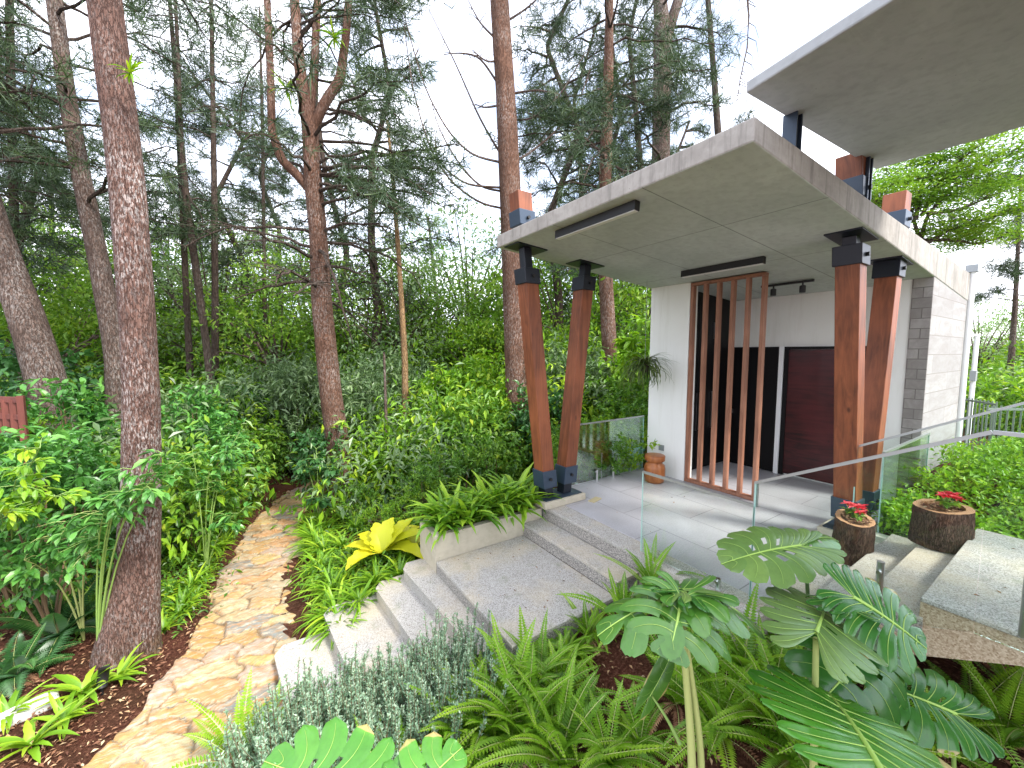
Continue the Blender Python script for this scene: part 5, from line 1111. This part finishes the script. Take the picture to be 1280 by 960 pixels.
# garden ground cover at the right
mb = MB(); r_ = np.random.default_rng(19)
for k in range(600):
    x = r_.uniform(5.95, 16.5); y = r_.uniform(-4.5, 1.22)
    if x < 6.4 and y > .9: continue
    g = ground(x, y); H_ = r_.uniform(.28, .58) * (.75 if x < 6.6 else 1); cl = 15; per = 15; d = rdir(cl, r_); C_ = d * (.27, .27, H_ * .5) + np.array([x, y, g + H_ * .5]); m_ = cl * per
    pos = np.repeat(C_, per, 0) + r_.normal(size=(m_, 3)) * .055; L = .075 * r_.uniform(.6, 1.2, m_)
    mb.inst(*LEAF4, pos, frames(rdir(m_, r_) + np.repeat(d, per, 0) * .4, rdir(m_, r_) * .5 + (0, 0, 1)), np.stack([L * .5, L, L], -1), np.clip(np.repeat(r_.uniform(.1, .8, cl), per) + r_.normal(size=m_) * .12, 0, 1))
for k in range(60):    # ground cover spilling along the kerb behind the small stump
    x = r_.uniform(5.72, 6.5); y = r_.uniform(.4, 1.3); H_ = .22; cl = 8; per = 12; d = rdir(cl, r_); C_ = d * (.16, .16, H_ * .5) + np.array([x, y, .2 + H_ * .5]); m_ = cl * per
    pos = np.repeat(C_, per, 0) + r_.normal(size=(m_, 3)) * .05; L = .07 * r_.uniform(.6, 1.2, m_)
    mb.inst(*LEAF4, pos, frames(rdir(m_, r_), rdir(m_, r_) * .5 + (0, 0, 1)), np.stack([L * .55, L, L], -1), r_.uniform(.2, .8, m_))
tag(mb.obj('garden_ground_cover', 'leaf_bright'), 'bright green leafy ground cover behind the stump pots', 'ground cover', kind='stuff')
# low ground cover right and left of the path and behind the planter
mb = MB()
for k in range(500):
    a = r_.uniform(-40, 620); b = r_.uniform(560, 780); p = ground_at(a, b, -1.1)
    if blocked(p.x, p.y, .16) or (p.y < 6 and p.x < -.6 and a < 260 and b > 690) : continue
    m_ = 60; pos = np.array(p) + r_.normal(size=(m_, 3)) * (.20, .20, .08) + (0, 0, .10); L = .085 * r_.uniform(.6, 1.2, m_)
    mb.inst(*LEAF4, pos, frames(rdir(m_, r_), rdir(m_, r_) * .5 + (0, 0, 1)), np.stack([L * .4, L, L], -1), np.clip(r_.uniform(.1, .7) + r_.normal(size=m_) * .12, 0, 1))
tag(mb.obj('ground_cover', 'leaf_shrub'), 'low green leaves covering the soil between the bushes', 'ground cover', kind='stuff')
# leaf litter
mb = MB()
m_ = 12000; A = np.concatenate([r_.uniform(-20, 1300, m_ // 2), r_.uniform(-100, 420, m_ // 2)]); B_ = r_.uniform(700, 1100, m_); pos = []
for a, b in zip(A, B_):
    p = ground_at(a, b, -.9) if False else atz(a, b, -.8); x, y = p.x, p.y; c, h = path_c(min(max(y, 1.5), 12.2))
    if abs(x - c) < h - .03 or y < -1: continue
    if (.1 < x < 3.4 and 2.5 < y < 4.9) or (x > 3.4 and y > 1.45) : continue
    pos.append((x, y, ground(x, y) + .035))
pos = np.array(pos); m_ = len(pos); L = .042 * r_.uniform(.3, 1.4, m_)
mb.inst(*LEAF4, pos, frames(rdir(m_, r_) * (1, 1, .25), rdir(m_, r_) * .35 + (0, 0, 1)), np.stack([L * r_.uniform(.2, .6, m_), L, L], -1), r_.uniform(0, 1, m_))
tag(mb.obj('leaf_litter', 'leaf_litter'), 'dry brown leaf litter and bark chips scattered over the beds', 'leaf litter', kind='stuff')

# ---------------------------------------------------------------- hanging epiphyte
hp = empty('hanging_fern', at(806, 458, 6.75), 'straggly fern hanging on a wire at the corner of the white wall', 'plant'); hz = hp.location
r_ = np.random.default_rng(23); mb = MB()
for k in range(190): strap(mb, r_.uniform(.28, .66), r_.uniform(-.3, 1.3), r_.uniform(1.2, 3.2), r_.uniform(0, 6.28), .012, r_, r_.uniform(0, 1), 8, 0)
mb.obj('leaves', 'leaf_epiphyte', hp); MB().lathe([(.02, -.10), (.08, -.07), (.09, 0), (.05, .05)], 12).obj('root_ball', 'bark_dark', hp, True)
MB().tube([(0, 0, .03), (0, 0, zs(hz.x) - hz.z)], .003, 5).obj('wire', 'grey_metal', hp)
# epiphytes on the trunks
def epi(px_, py_, hd, s_, label, mat='leaf_bright'):
    mb = MB(); r_ = np.random.default_rng(int(px_))
    for k in range(18): strap(mb, r_.uniform(.12, .3) * s_, r_.uniform(-.5, 1.2), r_.uniform(.6, 1.8), r_.uniform(0, 6.28), .014 * s_, r_, r_.uniform(0, 1), 6, 0)
    tag(mb.obj('bromeliad', mat, loc=tuple(at(px_, py_, hd))), label, 'bromeliad', 'small bromeliads growing on the trunks')
epi(427, 532, 8.55, 1.2, 'small yellow green bromeliad on the lower trunk of the forked pine'); epi(163, 92, 3.95, .7, 'small yellow green bromeliad high on the big lichen-flecked trunk'); epi(358, 112, 8.6, 1.6, 'bromeliad between the left boughs of the forked pine'); epi(418, 48, 8.6, 1.6, 'bromeliad high on the right bough of the forked pine')
epi(268, 470, 12.2, 1.8, 'bromeliad at the foot of the thin dark pines')

# ---------------------------------------------------------------- small things
pp_ = ground_at(128, 868); pl_ = empty('path_light', pp_, 'small black cylindrical path light among the lime ferns by the big trunk', 'path light')
MB().tube([(0, 0, -.1), (0, 0, .10)], .012, 8).obj('spike', 'black_matt', pl_); MB().tube([(0, 0, .08), (.02, .03, .24)], .042, 20).obj('head', 'black_matt', pl_, True)
g = ground_at(28, 895); mb = MB().box(-.22, .22, -.09, .09, -.02, .08); o = mb.obj('white_stone', 'white_stone', loc=tuple(g)); o.rotation_euler = (0, 0, R(20)); bevel(o, .03, 3); tag(o, 'flat pale stone half hidden behind the lime ferns at lower left', 'stone')
bk = at(795, 562, 7.9); bo_ = empty('turquoise_drum', (bk.x, bk.y, bk.z - .42), 'small turquoise garden drum seen through the far glass balustrade', 'drum')
MB().lathe([(.11, -.8), (.13, .0), (.14, .42)], 20).obj('body', 'teal_plastic', bo_, True); MB().lathe([(.17, .42), (.18, .45), (.15, .49), (.02, .52)], 20).obj('lid', 'teal_plastic', bo_, True)
rf = at(-30, 500, 6.0); rfo = empty('red_railing', (rf.x, rf.y, 0), 'dark red timber railing half hidden behind bushes at the left edge', 'railing')
a = Vector(at(-120, 500, 6.3)) ; b = Vector(at(26, 500, 5.8)); n = 16
for k in range(n + 1):
    p = a.lerp(b, k / n); mb = MB().box(p.x - rf.x - .035, p.x - rf.x + .035, p.y - rf.y - .035, p.y - rf.y + .035, -1.3 if k % 4 == 0 else 1.02, 1.56 if k % 4 == 0 else 1.50)
    mb.obj('post' if k % 4 == 0 else 'baluster', 'red_wood', rfo)
for z in (1.0, 1.25, 1.50): 
    MB().bar((a.x - rf.x, a.y - rf.y, z), (b.x - rf.x, b.y - rf.y, z), .05, .08).obj('rail', 'red_wood', rfo)

# ---------------------------------------------------------------- monstera
def monstera_leaf(parent, attach, tip, width, normal, mat, seed=0, N=7, gap=.32, web=.42, droop=.25, holes=True, cup=.15, tipw=.80):
    """broad split leaf: fingers between midrib and a heart outline, attach = petiole end, tip = leaf tip"""
    r_ = np.random.default_rng(seed); A = Vector(attach) - parent.location; T = Vector(tip) - parent.location; y = (T - A); L = y.length; y.normalize()
    n_ = Vector(normal); x = y.cross(n_).normalized(); z = x.cross(y)
    back = .22
    def outline(phi):      # phi 0 = tip, pi = back notch; unit leaf: attach at y=0, tip y=1
        r = .50 + .50 * math.cos(phi / 2) ** 5 + .04 * math.sin(3 * phi)
        return np.array([math.sin(phi) * r * 1.0, math.cos(phi) * r])
    mb, mv = MB(), MB(); mxw = max(outline(p)[0] for p in np.linspace(0, 3, 60)); wsc = width / 2 / mxw
    def tow(p2, zoff=0):   # 2-d leaf coordinates -> local 3-d with droop
        u, v = p2[..., 0], p2[..., 1]; U = u * wsc; W = v * L
        q = np.abs(u) / mxw; zz = cup * np.abs(U) - droop * (q ** 2) * width * .5 - droop * .5 * np.clip(v, 0, 2) ** 2 * L + .02 * width * np.sin(v * 9 + seed) * q + zoff
        return np.array(A)[None] + U[..., None] * np.array(x) + W[..., None] * np.array(y) + zz[..., None] * np.array(z)
    phis = np.concatenate([[0.0], np.linspace(.30, 2.75, N)]); 
    for sg in (-1, 1):
        for k in range(N):
            p0, p1 = phis[k], phis[k + 1]; 
            # roots on the midrib: tip fingers start near the tip, back fingers at the petiole
            def root(i): t = max(0.0, 1 - i / (N * .80)); return np.array([0, .02 + .86 * t])
            b0, b1 = root(k) if k else np.array([0, 1.0]), root(k + 1)
            o0, o1 = outline(p0), outline(p1)
            S_ = np.linspace(0, 1, 11); C0 = b0 + (o0 - b0) * S_[:, None]; C1 = b1 + (o1 - b1) * S_[:, None]
            # sweep towards the tip
            for C in (C0, C1): C[:, 1] += .07 * np.sin(S_ * np.pi) * -1
            mid = (C0 + C1) / 2; g_ = gap * np.clip((S_ - web) / (1 - web), 0, 1) ** .6 * r_.uniform(.75, 1.2); g_[-1] = tipw; g_[-2] = max(g_[-2], gap * 1.25)
            if k == 0: e0, e1 = 0 * g_, g_
            else: e0, e1 = g_, g_
            ext = 1 + .06 * np.sin(S_ * np.pi / 2)[:, None] * 0
            D0 = C0 + (mid - C0) * e0[:, None]; D1 = C1 + (mid - C1) * e1[:, None]
            rows = []
            for f in (0, .25, .5, .75, 1): rows.append(D0 * (1 - f) + D1 * f)
            G_ = np.stack(rows, 1); G_[..., 0] *= sg
            V = tow(G_.reshape(-1, 2)); ri = np.tile(np.array([0, -.010, 0.004, -.010, 0]) * width, 11) * np.repeat(np.clip(S_ * 3, 0, 1), 5); V = V + ri[:, None] * np.array(z) * -1
            i = np.arange(10)[:, None] * 5; j = np.arange(4)[None]; F = np.stack([i + j, i + j + 1, i + 5 + j + 1, i + 5 + j], -1).reshape(-1, 4)
            if holes and k in (2, 3, 4) : F = np.delete(F, [2 * 4 + 0, 3 * 4 + 0] if k % 2 else [1 * 4 + 0, 2 * 4 + 0], 0)
            if sg > 0: F = F[:, ::-1]
            vv_ = np.clip(r_.uniform(.1, .7) + .2 * np.repeat(S_, 5) - .1, 0, .8)
            if r_.uniform() < .07: vv_[-10:] = 1.0
            mb.add(V, F, vv_)
            M_ = mid.copy(); M_[:, 0] *= sg; mv.tube(tow(M_[:10], .0015), np.linspace(.0021, .0006, 10) * width / .5, 4, False)
    s = np.linspace(0, 1, 12); C = np.stack([0 * s, s], -1); mv.tube(tow(C, .003), np.linspace(.008, .002, 12) * width / .5, 6, False)
    lf = mb.obj('leaf_blade', mat, parent, True); mv.obj('veins', 'vein', lf, True); return lf
def stalk(parent, pts, r0, r1, mat='stem_pale'):
    P = np.array([np.array(p) - np.array(parent.location) for p in pts]); n = len(P); u = np.linspace(0, n - 1, n * 5); Q = np.stack([np.interp(u, range(n), P[:, k]) for k in range(3)], -1)
    for _ in range(6): Q[1:-1] = (Q[:-2] + 2 * Q[1:-1] + Q[2:]) / 4
    MB().tube(Q, np.linspace(r0, r1, len(Q)), 10).obj('stalk', mat, parent, True)
def down(p): 
    return Vector((p.x, p.y, ground(p.x, p.y) - .05))
cdir = Vector((-FX, -FY, 0))      # towards the viewer's side
def mplant(loc_hint, label):
    return empty('monstera', down(loc_hint), label, 'monstera')
# A: pale thick double stalk, umbrella of drooping leaves
rt = at(868, 1010, 1.95); A_ = mplant(rt, 'monstera with a thick pale double stalk under a drooping umbrella of leaves')
top_ = at(852, 752, 1.95)
stalk(A_, [down(rt), at(866, 960, 1.95), at(860, 870, 1.95), at(852, 790, 1.95), top_], .024, .012); stalk(A_, [down(at(880, 1010, 2.0)), at(878, 950, 1.97), at(868, 870, 1.97), at(857, 800, 1.97), at(850, 760, 1.98)], .02, .011)
monstera_leaf(A_, at(858, 742, 1.98), at(742, 765, 1.95), .52, (0, 0, 1), 'monstera_mid', 1, 6, .35, .35, .55)
monstera_leaf(A_, at(852, 748, 1.92), at(840, 815, 1.70), .56, cdir * .5 + Vector((0, 0, 1)), 'monstera_mid', 2, 6, .40, .3, .6)
monstera_leaf(A_, at(858, 742, 2.0), at(950, 752, 2.15), .44, (0, 0, 1), 'monstera_mid', 3, 6, .3, .4, .5)
monstera_leaf(A_, at(852, 738, 2.0), at(800, 722, 2.35), .5, (0, 0, 1), 'monstera_pale', 4, 6, .3, .4, .5)
monstera_leaf(A_, at(858, 740, 1.98), at(905, 728, 2.3), .36, (0, 0, 1), 'monstera_dark', 41, 5, .3, .4, .5)
stalk(A_, [at(850, 930, 2.1), at(835, 900, 2.15), at(815, 870, 2.2)], .012, .006, 'stem_green'); monstera_leaf(A_, at(812, 870, 2.2), at(845, 815, 2.3), .16, cdir, 'monstera_mid', 5, 5, 0.0, 1.0, .2, False)
# B: tall leaf against the terrace, and the pale and the dark leaves
rt = at(1018, 1000, 2.3); B__ = mplant(rt, 'tall monstera with pale, dark and sunlit split leaves in front of the side stairs')
stalk(B__, [down(rt), at(1012, 860, 2.45), at(1010, 740, 2.6), at(1007, 705, 2.62), at(1001, 682, 2.6)], .016, .009, 'stem_dark')
monstera_leaf(B__, at(1001, 682, 2.6), at(908, 690, 2.45), .50, Vector((0, 0, 1)) + cdir * .35, 'monstera_pale', 6, 8, .12, .7, .35)
monstera_leaf(B__, at(1003, 682, 2.62), at(1046, 655, 2.8), .26, Vector((0, 0, 1)) + cdir * .2, 'monstera_mid', 7, 5, .15, .6, .6)
stalk(B__, [down(at(1018, 1000, 2.0)), at(1018, 920, 2.0), at(1019, 860, 2.0), at(1020, 798, 1.98)], .02, .014)
monstera_leaf(B__, at(1020, 792, 1.98), at(1040, 737, 2.55), .62, Vector((0, 0, 1)) + cdir * .25, 'monstera_pale', 8, 7, .22, .62, .25)
stalk(B__, [down(at(1040, 1000, 2.2)), at(1050, 860, 2.2), at(1062, 780, 2.2), at(1068, 748, 2.2)], .014, .008, 'stem_green')
monstera_leaf(B__, at(1066, 746, 2.2), at(1168, 805, 2.0), .62, Vector((0, 0, 1)) + cdir * .5, 'monstera_dark', 9, 8, .22, .45, .35)
monstera_leaf(B__, at(1062, 762, 2.15), at(1030, 735, 2.4), .36, Vector((0, 0, 1)), 'monstera_dark', 10, 6, .3, .45, .35)
monstera_leaf(B__, at(1085, 812, 2.1), at(1035, 872, 1.9), .58, Vector((0, 0, 1)) + cdir * .6, 'monstera_dark', 11, 6, .25, .5, .7)
monstera_leaf(B__, at(1095, 800, 2.15), at(1150, 838, 2.05), .42, Vector((0, 0, 1)) + cdir * .5, 'monstera_mid', 12, 6, .3, .4, .6)
stalk(B__, [down(at(1060, 1000, 2.1)), at(1080, 880, 2.1), at(1090, 808, 2.12)], .014, .008, 'stem_green')
# C: huge glossy leaf at the bottom right
rt = at(1120, 1120, 1.5); C__ = mplant(rt, 'monstera with one huge glossy bright green split leaf at lower right')
stalk(C__, [down(rt), at(1108, 1020, 1.45), at(1100, 965, 1.45)], .018, .012)
monstera_leaf(C__, at(1103, 966, 1.45), at(1038, 850, 2.0), .90, Vector((0, 0, 1)) + cdir * .55, 'monstera_bright', 13, 9, .20, .56, .22)
stalk(C__, [down(at(1190, 1050, 2.1)), at(1192, 930, 2.1), at(1190, 893, 2.1)], .012, .008, 'stem_green')
monstera_leaf(C__, at(1196, 893, 2.1), at(1092, 846, 2.3), .54, Vector((0, 0, 1)) + cdir * .5, 'monstera_dark', 14, 7, .14, .6, .3)
# D: leaf at the bottom edge
rt = at(480, 1140, 1.7); D__ = mplant(rt, 'monstera reaching in from the bottom edge with one broad jagged leaf')
stalk(D__, [down(rt), at(475, 1060, 1.62), at(468, 1012, 1.6)], .016, .012)
monstera_leaf(D__, at(474, 1010, 1.6), at(326, 945, 1.75), .52, Vector((0, 0, 1)) + cdir * .45, 'monstera_bright', 15, 9, .30, .62, .2, tipw=.97)
monstera_leaf(D__, at(490, 1020, 1.55), at(578, 928, 1.8), .42, Vector((0, 0, 1)) + cdir * .45, 'monstera_bright', 16, 7, .30, .55, .25, tipw=.97)


mb = MB(); r_ = np.random.default_rng(77); m_ = 70; pos = []
for k in range(m_):
    u = r_.uniform()
    if u < .45: x, y, z = r_.uniform(1.9, 3.05), r_.uniform(2.8, 4.35), -.335
    elif u < .7: x, y = r_.uniform(.3, 1.75), r_.uniform(3.1, 4.6); z = (-.94 if x < .7 else -.785 if x < 1.22 else -.635 if x < 1.55 else -.485) + .008
    elif u < .85: x, y, z = r_.uniform(3.8, 6.0), r_.uniform(1.7, 4.7), .006
    else: x, y, z = r_.uniform(3.8, 5.5), r_.uniform(-.2, .55), .562
    pos.append((x, y, z))
pos = np.array(pos); L = .036 * r_.uniform(.4, 1.3, m_)
mb.inst(*LEAF4, pos, frames(rdir(m_, r_) * (1, 1, .08), rdir(m_, r_) * .15 + (0, 0, 1)), np.stack([L * r_.uniform(.2, .5, m_), L, L], -1), r_.uniform(0, 1, m_))
tag(mb.obj('fallen_leaves', 'leaf_litter'), 'few dry leaves and bark flakes dropped on the steps and terrace', 'leaf litter', kind='stuff')
